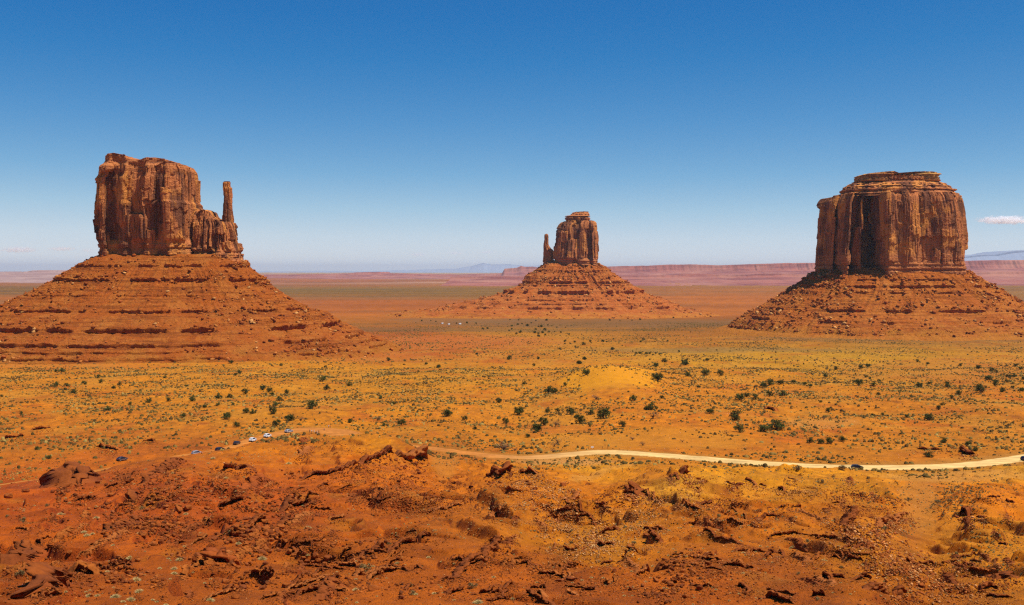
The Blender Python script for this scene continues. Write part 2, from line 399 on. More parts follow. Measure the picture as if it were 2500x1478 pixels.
# slope: exposed rock is redder and deeper in tone than drifted sand
gx = np.gradient(ZG, axis=1) / np.maximum(np.gradient(XG, axis=1), 1e-3)
gy = np.gradient(ZG, axis=0) / np.maximum(np.gradient(YG, axis=0), 1e-3)
slope = np.hypot(gx, gy)
rock = ss(.45, 1.1, slope)[..., None]
soil = soil * (1 - rock) + (soil * np.array([.80, .68, .70])) * rock
v1 = fbm(XG / 9, YG / 14, 4, 95)[..., None]; v2 = fbm(XG / 55, YG / 80, 3, 96)[..., None]; v3 = fbm(XG / 2.2, YG / 3.5, 3, 97)[..., None]
nearw = (1 - ss(500, 1500, YG))[..., None]
soil = soil * (1 + .42 * v1 * nearw + .22 * v2 + .36 * v3 * nearw)
# drifted yellow sand patches and dusky crusts
pal = ss(.22, .5, fbm(XG / 11, YG / 26, 4, 98))[..., None] * nearw
soil = soil * (1 - .5 * pal) + np.array([.52, .17, .015]) * ALB * .5 * pal
dk = ss(.18, .5, fbm(XG / 16 + 4, YG / 22, 4, 99))[..., None] * nearw
soil = soil * (1 - .28 * dk * np.array([.8, 1.0, 1.0]))
midw = (ss(430, 560, YG) * (1 - ss(1500, 2400, YG)) * (1 - np.exp(-((PXG - 1500) / 110) ** 2 - ((YG - 960) / 130) ** 2)))[..., None]
yel = ss(-.12, .28, fbm(XG / 55, YG / 75, 5, 120))[..., None] * midw
soil = soil * (1 - .42 * yel) + np.array([.48, .205, .018]) * .42 * yel
red_ = ss(.1, .4, fbm(XG / 40 + 7, YG / 60, 4, 121))[..., None] * midw
soil = soil * (1 - .3 * red_ * np.array([.3, .9, 1]))
soil = soil * (1 + .35 * fbm(XG / 6, YG / 9, 3, 122)[..., None] * midw)
# banded plain far away
fb = ss(1300, 2500, YG)[..., None]
bnd = fbm(XG / 2600, YG / 420, 4, 101)[..., None]
soil = soil * (1 + .5 * bnd * fb) * (1 - .15 * fb)
olive = ss(.05, .35, fbm(XG / 1500, YG / 500, 4, 102))[..., None] * ss(1200, 2200, YG)[..., None]
soil = soil * (1 - .45 * olive) + np.array([.13, .08, .025]) * .45 * olive
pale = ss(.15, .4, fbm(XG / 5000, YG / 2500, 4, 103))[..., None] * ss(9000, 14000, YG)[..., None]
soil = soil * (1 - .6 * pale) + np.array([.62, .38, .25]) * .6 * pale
PYB = HY + (HC - z0) * F / YG
wob = fbm(XG / 30, YG / 40, 4, 140)
def spot(px, py, rx, ry, c, k, ang=0, soft=.5):
    global soil
    ca, sa = math.cos(ang), math.sin(ang); dx, dy = PXG - px, PYB - py
    e = ((dx * ca + dy * sa) / rx) ** 2 + ((-dx * sa + dy * ca) / ry) ** 2 + wob * .8
    m = ((1 - ss(1 - soft, 1 + soft, e)) * k)[..., None]
    soil = soil * (1 - m) + np.array(c) * m
spot(1490, 938, 118, 34, (.62, .235, .003), .95, 0, .3)
spot(1600, 1075, 260, 22, (.52, .19, .012), .6)
spot(1480, 1150, 90, 9, (.54, .22, .03), .6, -.25); spot(1085, 1135, 32, 34, (.46, .165, .018), .6, .5); spot(1380, 1128, 120, 8, (.54, .24, .06), .6)
spot(2330, 1165, 190, 13, (.54, .225, .035), .7); spot(2245, 1230, 44, 70, (.48, .175, .018), .7, -.2); spot(2010, 1035, 90, 12, (.52, .20, .03), .6)
spot(1500, 790, 480, 11, (.17, .085, .028), .55); spot(2200, 826, 380, 9, (.18, .085, .028), .55); spot(1750, 855, 300, 7, (.20, .12, .03), .5); spot(1150, 782, 200, 6, (.17, .09, .03), .5)
spot(1100, 835, 260, 16, (.42, .11, .012), .6); spot(800, 870, 260, 12, (.42, .11, .012), .5); spot(150, 895, 260, 8, (.44, .12, .012), .5); spot(2300, 905, 260, 30, (.42, .13, .015), .35)
# packed dust beside the road
dust = (1 - ss(0, 1, (RD - RW) / (9 + 14 * fbm(XG / 30, YG / 20, 3, 131).clip(-.4, 1))))[..., None] * .75 * ss(-80, 20, XG)[..., None]
soil = soil * (1 - dust) + np.array([.50, .21, .03]) * ALB * dust
soil = np.clip(soil, .004, .85)
def ground_material():
    m, nt, b = newmat('desert_ground')
    at = nd(nt, 'ShaderNodeAttribute'); at.attribute_name = 'soil'
    g = nd(nt, 'ShaderNodeNewGeometry'); P = g.outputs['Position']
    sep = nd(nt, 'ShaderNodeSeparateXYZ'); nt.links.new(P, sep.inputs[0]); Yv = sep.outputs[1]
    n1 = noise_node(nt, P, 1.7, 8, .7); n2 = noise_node(nt, P, .22, 5, .6); n3 = noise_node(nt, P, 9.0, 4, .7)
    v = mval(nt, 'ADD', mval(nt, 'MULTIPLY', n1.outputs['Fac'], .7), mval(nt, 'MULTIPLY', n3.outputs['Fac'], .5))
    r = ramp(nt, v, [(.38, (.72, .66, .62)), (.56, (1, 1, 1)), (.8, (1.2, 1.2, 1.15))])
    c = mix(nt, at.outputs['Color'], r.outputs[0], .85, 'MULTIPLY')
    r2 = ramp(nt, n2.outputs['Fac'], [(.3, (.80, .76, .74)), (.55, (1, 1, 1)), (.8, (1, 1, 1))])
    c = mix(nt, c, r2.outputs[0], .8, 'MULTIPLY')
    # ground-cover speckle of low scrub too small and far to model one by one
    vor = nd(nt, 'ShaderNodeTexVoronoi'); vor.inputs['Scale'].default_value = .16; vor.inputs['Randomness'].default_value = 1
    nt.links.new(P, vor.inputs['Vector'])
    vc = nd(nt, 'ShaderNodeSeparateColor'); nt.links.new(vor.outputs['Color'], vc.inputs[0])
    big = noise_node(nt, P, .006, 4, .6)
    dens = mval(nt, 'MULTIPLY', ramp(nt, big.outputs['Fac'], [(.35, (.35,) * 3), (.62, (1,) * 3)]).outputs[0], vc.outputs[0])
    dot = mval(nt, 'LESS_THAN', vor.outputs['Distance'], mval(nt, 'MULTIPLY', dens, .44))
    mr = nd(nt, 'ShaderNodeMapRange'); nt.links.new(Yv, mr.inputs[0]); mr.inputs[1].default_value = 900; mr.inputs[2].default_value = 1300
    dot = mval(nt, 'MULTIPLY', dot, mr.outputs[0])
    c = mix(nt, c, (.085, .075, .022), mval(nt, 'MULTIPLY', dot, .75))
    nt.links.new(c, b.inputs['Base Color'])
    h = mval(nt, 'ADD', mval(nt, 'MULTIPLY', n1.outputs['Fac'], 1.0), mval(nt, 'MULTIPLY', n3.outputs['Fac'], .25))
    bump(nt, b, h, 1.0, .6)
    return m
M_ground = ground_material()
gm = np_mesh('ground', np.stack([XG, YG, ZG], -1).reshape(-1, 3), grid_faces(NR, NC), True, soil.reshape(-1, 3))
ground = link('ground', gm, M_ground); tag(ground, kind='structure')
# ground beyond the detailed sheet (behind and beside the camera), one metre lower at the seam
S = 130000
bm = bmesh.new()
vs = [bm.verts.new(p) for p in ((-S, -S, -6), (S, -S, -6), (S, S, -6), (-S, S, -6))]
bm.faces.new(vs); me = bpy.data.meshes.new('plain'); bm.to_mesh(me); bm.free()
M_plain = simple('plain_soil', (.33, .15, .06), var=.25, scale=.002)
tag(link('plain_ground', me, M_plain), kind='structure')
# hill that carries the viewpoint, under and behind the camera
hx, hy = np.meshgrid(np.linspace(-1, 1, 90), np.linspace(-420, 17.5, 70))
wid = 30 + (17.5 - hy) * 1.1
hxx = hx * np.maximum(wid, 18 * .95)
ze = float(ZG[0].mean())
hz = ze + .3 - .012 * (17.5 - hy) - (np.abs(hx) ** 2.2) * np.clip((17.5 - hy) * .28, 0, 118) + .8 * fbm(hxx / 20, hy / 20, 4, 105)
hm = np_mesh('hill', np.stack([hxx, hy, hz], -1).reshape(-1, 3), grid_faces(*hx.shape), True, np.tile(lin((190, 90, 24)) * ALB, (hx.size, 1)))
tag(link('hill', hm, M_ground), kind='structure')
# ------------------------------------------------------------------ road
def road_mesh():
    P = RC; T = np.gradient(P, axis=0); T /= np.linalg.norm(T, axis=1)[:, None]; N = np.stack([-T[:, 1], T[:, 0]], 1)
    W = np.linspace(-1, 1, 9); V = []
    hw = road_half(P[:, 0], P[:, 1]) 
    for w_ in W:
        edge = 1.6 * fbm(P[:, 0] / 9, P[:, 1] / 9 + w_ * 9, 4, 111) * (abs(w_) > .7)
        Q = P + N * ((w_ * (hw + edge * 1.6)))[:, None]
        rut = -.06 * np.exp(-((abs(w_) - .45) / .12) ** 2)
        z = road_z(Q[:, 0], Q[:, 1]) + .10 - .30 * (abs(w_) > .9) + rut
        V.append(np.stack([Q[:, 0], Q[:, 1], z], 1))
    V = np.stack(V, 1)
    a = ss(-20, 60, V[..., 0])[..., None]
    col = (lin((204, 126, 50)) * (1 - a) + lin((240, 196, 122)) * a) * ALB
    n = fbm(V[..., 0] / 14, V[..., 1] / 3, 3, 113)[..., None]
    col = col * (1 + .55 * n)
    rt = np.exp(-((np.abs(W) - .45) / .15) ** 2)[None, :, None]
    col = col * (.93 + .12 * rt)
    return np_mesh('road', V.reshape(-1, 3), grid_faces(V.shape[0], V.shape[1])[:, ::-1], True, np.clip(col, 0, .8).reshape(-1, 3))
def dirt_mat(name):
    m, nt, b = newmat(name)
    at = nd(nt, 'ShaderNodeAttribute'); at.attribute_name = 'soil'
    g = nd(nt, 'ShaderNodeNewGeometry')
    n = noise_node(nt, g.outputs['Position'], .8, 5, .6)
    r = ramp(nt, n.outputs['Fac'], [(.3, (.86, .83, .8)), (.6, (1, 1, 1))])
    nt.links.new(mix(nt, at.outputs['Color'], r.outputs[0], 1.0, 'MULTIPLY'), b.inputs['Base Color'])
    bump(nt, b, n.outputs['Fac'], .4, .1); return m
M_road = dirt_mat('road_dust')
tag(link('road', road_mesh(), M_road), kind='structure')
# ------------------------------------------------------------------ haze
def haze_box():
    bm = bmesh.new(); bmesh.ops.create_cube(bm, size=1)
    bmesh.ops.scale(bm, vec=(190000, 190000, 728), verts=bm.verts)
    bmesh.ops.translate(bm, vec=(0, 30000, 364 - 8), verts=bm.verts)
    me = bpy.data.meshes.new('haze'); bm.to_mesh(me); bm.free()
    m = bpy.data.materials.new('haze'); m.use_nodes = True; nt = m.node_tree
    nt.nodes.remove(nt.nodes['Principled BSDF'])
    v = nt.nodes.new('ShaderNodeVolumePrincipled')
    v.inputs['Color'].default_value = (.66, .82, 1, 1); v.inputs['Density'].default_value = 1.3e-5
    v.inputs['Anisotropy'].default_value = .2
    nt.links.new(v.outputs[0], nt.nodes['Material Output'].inputs['Volume'])
    try: m.cycles.homogeneous_volume = True
    except Exception: pass
    tag(link('haze', me, m), kind='stuff')
haze_box()
# ------------------------------------------------------------------ rock materials
def cliff_mat(name, zlo, zhi, dark=(.20, .07, .03), mid=(.33, .115, .045), fresh=(.62, .24, .06), band=.14, topband=.12):
    m, nt, b = newmat(name)
    g = nd(nt, 'ShaderNodeNewGeometry'); P = g.outputs['Position']
    def mapped(s):
        mp = nd(nt, 'ShaderNodeMapping'); mp.inputs['Scale'].default_value = s; nt.links.new(P, mp.inputs['Vector']); return mp.outputs[0]
    streak = noise_node(nt, mapped((1, 1, .2)), .05, 6, .62)
    streak2 = noise_node(nt, mapped((1, 1, .05)), .35, 4, .6)
    patch = noise_node(nt, mapped((1, 1, .55)), .035, 5, .55)
    fine = noise_node(nt, P, .6, 5, .65)
    c = mix(nt, mid, dark, ramp(nt, streak.outputs['Fac'], [(.475, (0,) * 3), (.55, (1,) * 3)]).outputs[0])
    c = mix(nt, c, fresh, ramp(nt, patch.outputs['Fac'], [(.53, (0,) * 3), (.60, (.85,) * 3)]).outputs[0])
    c = mix(nt, c, tuple(np.array(dark) * .8), ramp(nt, streak2.outputs['Fac'], [(.55, (0,) * 3), (.72, (.6,) * 3)]).outputs[0])
    at = nd(nt, 'ShaderNodeAttribute'); at.attribute_name = 'soil'; sa = nd(nt, 'ShaderNodeSeparateColor'); nt.links.new(at.outputs['Color'], sa.inputs[0])
    tv = mval(nt, 'ADD', mval(nt, 'MULTIPLY', sa.outputs[0], .5), mval(nt, 'ADD', mval(nt, 'MULTIPLY', sa.outputs[1], .3), mval(nt, 'MULTIPLY', patch.outputs['Fac'], .45)))
    c = mix(nt, c, dark, ramp(nt, tv, [(.36, (.7,) * 3), (.44, (0,) * 3)]).outputs[0])
    c = mix(nt, c, fresh, ramp(nt, tv, [(.84, (0,) * 3), (.90, (.8,) * 3)]).outputs[0])
    tm_ = ramp(nt, sa.outputs[2], [(0, (.78, .76, .74)), (1, (1.12, 1.12, 1.1))]); c = mix(nt, c, tm_.outputs[0], .8, 'MULTIPLY')
    # bedded layers at the foot and at the top
    strata = noise_node(nt, mapped((.02, .02, 1)), .45, 4, .7)
    sep = nd(nt, 'ShaderNodeSeparateXYZ'); nt.links.new(P, sep.inputs[0])
    mr = nd(nt, 'ShaderNodeMapRange'); nt.links.new(sep.outputs[2], mr.inputs[0]); mr.inputs[1].default_value = zlo; mr.inputs[2].default_value = zhi
    sb = ramp(nt, mr.outputs[0], [(band, (1,) * 3), (band + .04, (0,) * 3), (1 - topband - .04, (0,) * 3), (1 - topband, (1,) * 3)])
    sc_ = ramp(nt, strata.outputs['Fac'], [(.35, tuple(np.array(dark) * 1.1)), (.5, mid), (.66, tuple(np.array(mid) * .6 + np.array(fresh) * .35))])
    c = mix(nt, c, sc_.outputs[0], sb.outputs[0])
    r = ramp(nt, fine.outputs['Fac'], [(.3, (.7, .68, .66)), (.6, (1, 1, 1))])
    c = mix(nt, c, r.outputs[0], .9, 'MULTIPLY')
    nt.links.new(c, b.inputs['Base Color'])
    hh = mval(nt, 'ADD', fine.outputs['Fac'], mval(nt, 'MULTIPLY', strata.outputs['Fac'], sb.outputs[0]))
    hh = mval(nt, 'ADD', hh, mval(nt, 'MULTIPLY', streak2.outputs['Fac'], .8))
    bump(nt, b, hh, .9, 1.6)
    return m
def talus_mat(name, zfoot, sand, base=(.42, .098, .009), pale=(.50, .16, .022), scale=.25):
    m, nt, b = newmat(name)
    g = nd(nt, 'ShaderNodeNewGeometry'); P = g.outputs['Position']
    mp = nd(nt, 'ShaderNodeMapping'); mp.inputs['Scale'].default_value = (.03, .03, 1); nt.links.new(P, mp.inputs['Vector'])
    strata = noise_node(nt, mp.outputs[0], .28, 7, .8)
    n1 = noise_node(nt, P, .03, 5, .6); n2 = noise_node(nt, P, scale, 6, .7); n3 = noise_node(nt, P, scale * 4, 4, .7)
    c = mix(nt, base, pale, ramp(nt, n1.outputs['Fac'], [(.45, (0,) * 3), (.68, (.9,) * 3)]).outputs[0])
    c = mix(nt, c, tuple(np.array(base) * .62), ramp(nt, strata.outputs['Fac'], [(.51, (0,) * 3), (.56, (.85,) * 3)]).outputs[0])
    # loose blocks: pale and dark speckle
    vor = nd(nt, 'ShaderNodeTexVoronoi'); vor.inputs['Scale'].default_value = scale; nt.links.new(P, vor.inputs['Vector'])
    sc2 = nd(nt, 'ShaderNodeSeparateColor'); nt.links.new(vor.outputs['Color'], sc2.inputs[0])
    c = mix(nt, c, tuple(np.array(pale) * 1.2), mval(nt, 'MULTIPLY', mval(nt, 'GREATER_THAN', sc2.outputs[0], .9), .35))
    sz = nd(nt, 'ShaderNodeSeparateXYZ'); nt.links.new(P, sz.inputs[0]); mz = nd(nt, 'ShaderNodeMapRange')
    nt.links.new(mval(nt, 'ADD', sz.outputs[2], mval(nt, 'MULTIPLY', mval(nt, 'SUBTRACT', n1.outputs['Fac'], .5), -60)), mz.inputs[0]); mz.inputs[1].default_value = zfoot + 14; mz.inputs[2].default_value = zfoot - 2
    c = mix(nt, c, sand, mval(nt, 'MULTIPLY', mz.outputs[0], .8))
    r = ramp(nt, n2.outputs['Fac'], [(.32, (.68, .62, .6)), (.5, (1, 1, 1))])
    c = mix(nt, c, r.outputs[0], .9, 'MULTIPLY')
    nt.links.new(c, b.inputs['Base Color'])
    hh = mval(nt, 'ADD', mval(nt, 'MULTIPLY', n2.outputs['Fac'], 1.6), mval(nt, 'MULTIPLY', n3.outputs['Fac'], .5))
    bump(nt, b, hh, 1.0, 2.0)
    return m
# ------------------------------------------------------------------ cliffs
def outline(pts, n):
    P = np.array(list(pts) + [pts[0]], float)
    for _ in range(2):
        Q = []
        for a, b in zip(P[:-1], P[1:]): Q += [a * .8 + b * .2, a * .2 + b * .8]
        P = np.array(Q + [Q[0]])
    s = np.r_[0, np.cumsum(np.hypot(*np.diff(P, axis=0).T))]
    t = np.linspace(0, s[-1], n, endpoint=False)
    return np.stack([np.interp(t, s, P[:, 0]), np.interp(t, s, P[:, 1])], 1)
def cliff(name, Yc, D, foot, left, right, top, n=900, nz=200, seed=0, flute=5, slab=4, cell=16, strata=2.0, botf=.16, topf=.14, mat=None, parent=None, cap=10, dpow=1.0, talus=0, bedstep=5.0, rag=1.5, recess=None, wave=1.0):
    """walls through the silhouette (left/right: (py, px) from foot to top), top: (px, py) profile; all at distance Yc"""
    O = outline(foot, n)
    pyb = left[0][0]; pyt = min(p[1] for p in top)
    lt = np.array(left, float); rt = np.array(right, float)
    ys = np.linspace(pyb, pyt, nz)
    xl = PX(np.interp(-ys, -lt[:, 0], lt[:, 1]), Yc); xr = PX(np.interp(-ys, -rt[:, 0], rt[:, 1]), Yc)
    tp = np.array(top, float); tx = PX(tp[:, 0], Yc); tz = PZ(tp[:, 1], Yc)
    if xr[0] - xl[0] > 60:
        ins = .62 * slab + .62 * flute; xl = xl + ins; xr = xr - ins * (.2 if name == 'shoulder' else 1); xl = xl - ins * (1 if name == 'shoulder' else 0)
    zlev = PZ(ys, Yc); z0_ = zlev[0]; z1_ = zlev[-1]
    w0 = xr[0] - xl[0]
    dsc = ((xr - xl) / w0) ** dpow
    fx = (O[:, 0] + 1) / 2
    X = xl[:, None] + (xr - xl)[:, None] * fx[None]
    Y = Yc + D * O[:, 1][None] * dsc[:, None]
    ztop = np.interp(X, tx, tz)
    Z = np.minimum(np.repeat(zlev[:, None], n, 1), ztop)
    # arc length (metres)
    dx = np.diff(np.r_[X[0], X[0][:1]]); dy = np.diff(np.r_[Y[0], Y[0][:1]])
    s = np.r_[0, np.cumsum(np.hypot(dx, dy))][:-1]; L = np.hypot(dx, dy).sum()
    s = np.repeat(s[None], nz, 0)
    N = np.stack([np.roll(Y, -2, 1) - np.roll(Y, 2, 1), -(np.roll(X, -2, 1) - np.roll(X, 2, 1))], -1)
    N /= np.maximum(np.linalg.norm(N, axis=-1, keepdims=True), 1e-6)
    h = (Z - z0_) / max(z1_ - z0_, 1)
    bodym = ss(botf * .8, botf * 1.15, h) * (1 - ss(1 - topf, 1 - topf * .6, h))
    dsp = wave * flute * .45 * fbm(s / 60, Z / 240 + 3, 3, seed) 
    dsp = dsp + flute * bodym * (.3 * ridged(s / 34 + .3 * fbm(s / 30, Z / 60, 2, seed + 9), Z / 260, 3, seed + 1) + .25 * fbm(s / 9, Z / 90, 3, seed + 2))
    # joint-bounded slabs with steps
    ws = s + 3 * fbm(s / 20, Z / 70, 2, seed + 5); tone = np.zeros(s.shape + (3,))
    for k, (cs, ch, am) in enumerate(((cell * 1.7, cell * 4.6, 1.0), (cell * .75, cell * 2.2, .5), (cell * .33, cell * .8, .2))):
        ci = np.floor(ws / cs); jitter = hashf(ci.astype(np.int64), ci.astype(np.int64) * 0, seed + k) * ch
        zi = np.floor((Z + jitter + 5 * fbm(s / 10, Z / 10, 2, seed + 20 + k)) / ch)
        dsp = dsp + 1.25 * slab * am * bodym * (hashf(ci.astype(np.int64), zi.astype(np.int64), seed + 30 + k) - .5)
        if k < 3: tone[..., k] = hashf(ci.astype(np.int64), zi.astype(np.int64), seed + 90 + k)
        fr = ws / cs - ci; crack = np.exp(-(np.minimum(fr, 1 - fr) * cs / .7) ** 2)
        on = hashf(ci.astype(np.int64), zi.astype(np.int64), seed + 50 + k) > .5
        dsp = dsp - crack * on * am * slab * .85 * bodym
    # bedding at the foot and the top
    bed = strata * (1 - bodym)
    zb = Z + .5 * fbm(s / 18, Z / 8, 2, seed + 60)
    ii = np.floor(zb / (bedstep * .5)).astype(np.int64)
    blk = np.floor(s / 5.0 + hashf(ii, ii * 0, seed + 61) * 3).astype(np.int64)
    dsp = dsp + bed * (1.3 * (hashf(ii, ii * 0, seed + 62) - .5) + .7 * (hashf(ii, blk, seed + 63) - .5))
    dsp = dsp + .5 * fbm(s / 3, Z / 3, 3, seed + 70)
    dsp = dsp - dsp[int(nz * .3):int(nz * .8)].mean() - .25 * slab * min(1, w0 / 150)
    dsp = dsp * min(1.0, (w0 / 30))
    X = X + N[..., 0] * dsp; Y = Y + N[..., 1] * dsp
    edge = np.interp(X[-1], tx, tz)
    rows = [np.stack([X, Y, Z], -1)]
    cxm, cym = X[-1].mean(), Y[-1].mean()
    dist = 0
    for k in range(1, cap + 1):
        f = 1 - k / cap * .995
        xx = cxm + (X[-1] - cxm) * f; yy = cym + (Y[-1] - cym) * f
        zz = np.interp(xx, tx, tz) + rag * fbm(xx / 9, yy / 9, 3, seed + 80)
        lay = np.floor(zz / 1.6) * 1.6
        rows.append(np.stack([xx, yy, .4 * zz + .6 * lay], -1)[None])
    # ragged rim
    rim = rag * .8 * (fbm(rows[0][..., 0] / 6, rows[0][..., 1] / 6, 3, seed + 81)) * ss(.9, 1.0, h)
    rows[0][..., 2] += rim
    V = np.concatenate(rows, 0)
    tn_ = np.concatenate([tone] + [tone[-1:]] * cap, 0)
    me = np_mesh(name, V.reshape(-1, 3), grid_faces(V.shape[0], n, True), False, tn_.reshape(-1, 3))
    return link(name, me, mat, parent)
def ledges(z, s, lv, seed, cont=.15):
    """terrace: (level, height, half-width above) list -> dz"""
    dz = 0; ov = 0
    for k, (zl, hh, W, m0) in enumerate(lv):
        zz = z - zl - 1.6 * fbm(s / 45, s * 0 + k, 3, seed + k) 
        m = (cont + (1 - cont) * ss(m0 - .08, m0 + .10, fbm(s / 38 + k * 3.3, s * 0 + k, 4, seed + 40 + k))) * (.75 + .5 * (fbm(s / 9, s * 0 + k, 3, seed + 44 + k) + .5).clip(0, 1)) * (1 - .9 * ss(-.04, .12, fbm(s / 55, z / 260, 3, seed + 77)))
        blk = .75 + .5 * hashf(np.floor(s / 4.5).astype(np.int64), np.floor(s / 4.5).astype(np.int64) * 0 + k, seed + 7)
        ov = ov + m * hh * .55 * (np.exp(-((zz / W - .12) / .16) ** 2) - 1.3 * np.exp(-((zz / W + .16) / .16) ** 2))
        dz = dz + m * hh * blk * (ss(-.05, .05, zz / W) - np.clip(zz / W * .5 + .5, 0, 1))
    return dz, ov
def talus(name, Xc, Yc, left, right, front, lv, n=1000, nr=300, seed=0, mat=None, parent=None, gully=4, zmin=0, fine=4.2):
    """left/right: (py, px) from top to foot, at distance Yc; front: radius factor (top, foot)"""
    lt = np.array(left, float); rt = np.array(right, float)
    ys = np.linspace(lt[0, 0], lt[-1, 0], nr)
    rl = Xc - PX(np.interp(ys, lt[:, 0], lt[:, 1]), Yc); rr = PX(np.interp(ys, rt[:, 0], rt[:, 1]), Yc) - Xc
    z = PZ(ys, Yc)
    u = np.linspace(0, 1, nr)
    th = np.linspace(0, 2 * np.pi, n, endpoint=False); c = np.cos(th)[None]; s_ = np.sin(th)[None]
    w_ = (1 + c) / 2
    w_ = ss(0, 1, w_)
    ff = (front[0] + (front[1] - front[0]) * u ** .7)[:, None]
    R = rl[:, None] * (1 - w_) + rr[:, None] * w_
    Rf = (rl + rr)[:, None] / 2 * ff
    X = Xc + R * c; Y = Yc + (Rf * (1 - np.abs(c) ** 3) + R * np.abs(c) ** 3) * s_
    Z = np.repeat(z[:, None], n, 1)
    s = th[None] * 220 + 0 * Z
    g = ridged(s / 30 + .6 * fbm(s / 60, Z / 70, 2, seed + 3), Z / 160, 3, seed + 4)
    rad = (gully * (g - .4) + gully * 1.2 * fbm(s / 80, Z / 90, 3, seed + 5)) * ss(0, .2, u)[:, None]
    X = X + rad * c; Y = Y + rad * s_
    dz, ov = ledges(Z, s, lv, seed + 100, .5 if seed == 200 else .3)
    qb = (Z + 1.5 * fbm(s / 30, Z / 30, 3, seed + 13)) / fine; fb_ = qb - np.floor(qb); lid = np.floor(qb).astype(np.int64)
    bm_ = ss(-.05, .15, fbm(s / 34, lid * 3.7, 3, seed + 14)) * ss(0, .1, u)[:, None] * (1 - .85 * ss(-.02, .14, fbm(s / 55, Z / 260, 3, seed + 177)))
    dz = dz + bm_ * fine * .5 * (ss(.43, .57, fb_) - fb_)
    X = X + ov * c; Y = Y + ov * s_
    Z = Z + dz + 1.1 * fbm(X / 7, Y / 7, 4, seed + 6) * ss(0, .06, u)[:, None]
    Z = Z + 1.3 * ss(.05, .4, fbm(X / 3.6, Y / 3.6, 3, seed + 8)) * ss(-.1, .2, fbm(X / 30, Z / 30, 3, seed + 9))
    V = np.stack([X, Y, Z], -1)
    # drop the skirt a little underground at the foot
    sk = []
    for k in range(1, 9):
        foot = V[-1:].copy(); foot[..., 0] += c * 8 * k; foot[..., 1] += s_ * 8 * k; foot[..., 2] -= 1.0 * k + .45 * k * k
        foot[..., 2] += .8 * fbm(foot[..., 0] / 20, foot[..., 1] / 20, 3, seed + 12)
        sk.append(foot)
    V = np.concatenate([V] + sk, 0)
    me = np_mesh(name, V.reshape(-1, 3), grid_faces(V.shape[0], n, True)[:, ::-1], True)
    return link(name, me, mat, parent), V
# ------------------------------------------------------------------ rocks
def hull_rock(k, seed, flat=.7, jit=.35):
    r = random.Random(seed); bm = bmesh.new()
    for _ in range(k):
        v = Vector((r.gauss(0, 1), r.gauss(0, 1), r.gauss(0, 1))).normalized() * (1 - r.random() * jit)
        v = Vector((max(-.78, min(.78, v.x)), max(-.8, min(.8, v.y)), max(-.72, min(.72, v.z)) * flat))
        bm.verts.new(v)
    res = bmesh.ops.convex_hull(bm, input=bm.verts)
    for g in [e for e in res['geom_interior'] if isinstance(e, bmesh.types.BMVert)]: bm.verts.remove(g)
    loose = [v for v in bm.verts if not v.link_faces]
    for v in loose: bm.verts.remove(v)
    return bm
def tri_arrays(bm):
    bmesh.ops.triangulate(bm, faces=bm.faces[:]); bm.verts.ensure_lookup_table(); bm.verts.index_update()
    V = np.array([v.co[:] for v in bm.verts]); T = np.array([[v.index for v in f.verts] for f in bm.faces])
    return V, T
ROCKV = [tri_arrays(hull_rock(9 + i % 4, 100 + i, .75, .3)) for i in range(10)]
def rock_material():
    m, nt, b = newmat('loose_rock')
    at = nd(nt, 'ShaderNodeAttribute'); at.attribute_name = 'soil'
    g = nd(nt, 'ShaderNodeNewGeometry')
    n = noise_node(nt, g.outputs['Position'], 2.2, 5, .65)
    r = ramp(nt, n.outputs['Fac'], [(.3, (.6, .56, .54)), (.6, (1, 1, 1))])
    nt.links.new(mix(nt, at.outputs['Color'], r.outputs[0], .8, 'MULTIPLY'), b.inputs['Base Color'])
    bump(nt, b, n.outputs['Fac'], .6, .2); return m
M_rock = rock_material()
def scatter_mesh(name, P, S, C, protos, seed=0, squash=None, tilt=.5, sink=.25):
    """one mesh of many small copies; P (n,3) S (n,) C (n,3)"""
    r = np.random.default_rng(seed); n = len(P); VV = []; TT = []; CC = []; off = 0
    kind = r.integers(0, len(protos), n)
    for k, (v, t) in enumerate(protos):
        ids = np.nonzero(kind == k)[0]
        if len(ids) == 0: continue
        m = len(ids); a = r.random(m) * 2 * np.pi; tx = (r.random(m) - .5) * tilt * 2; ty = (r.random(m) - .5) * tilt * 2
        sx = 1 + (r.random(m) - .5) * .6; sz = 1 + (r.random(m) - .5) * .5
        q = v[None] * np.stack([sx, 1 / sx, sz], -1)[:, None, :]
        y_ = q[..., 1] * np.cos(tx)[:, None] - q[..., 2] * np.sin(tx)[:, None]; z_ = q[..., 1] * np.sin(tx)[:, None] + q[..., 2] * np.cos(tx)[:, None]
        q = np.stack([q[..., 0], y_, z_], -1)
        x_ = q[..., 0] * np.cos(ty)[:, None] + q[..., 2] * np.sin(ty)[:, None]; z_ = -q[..., 0] * np.sin(ty)[:, None] + q[..., 2] * np.cos(ty)[:, None]
        q = np.stack([x_, q[..., 1], z_], -1)
        x_ = q[..., 0] * np.cos(a)[:, None] - q[..., 1] * np.sin(a)[:, None]; y_ = q[..., 0] * np.sin(a)[:, None] + q[..., 1] * np.cos(a)[:, None]
        q = np.stack([x_, y_, q[..., 2]], -1) * S[ids][:, None, None]
        q[..., 2] += (S[ids] * sink)[:, None]
        q = q + P[ids][:, None, :]
        VV.append(q.reshape(-1, 3)); TT.append((t[None] + (np.arange(m) * len(v))[:, None, None]).reshape(-1, 3) + off)
        CC.append(np.repeat(C[ids], len(v), 0)); off += m * len(v)
    return np_mesh(name, np.concatenate(VV), np.concatenate(TT), False, np.concatenate(CC))
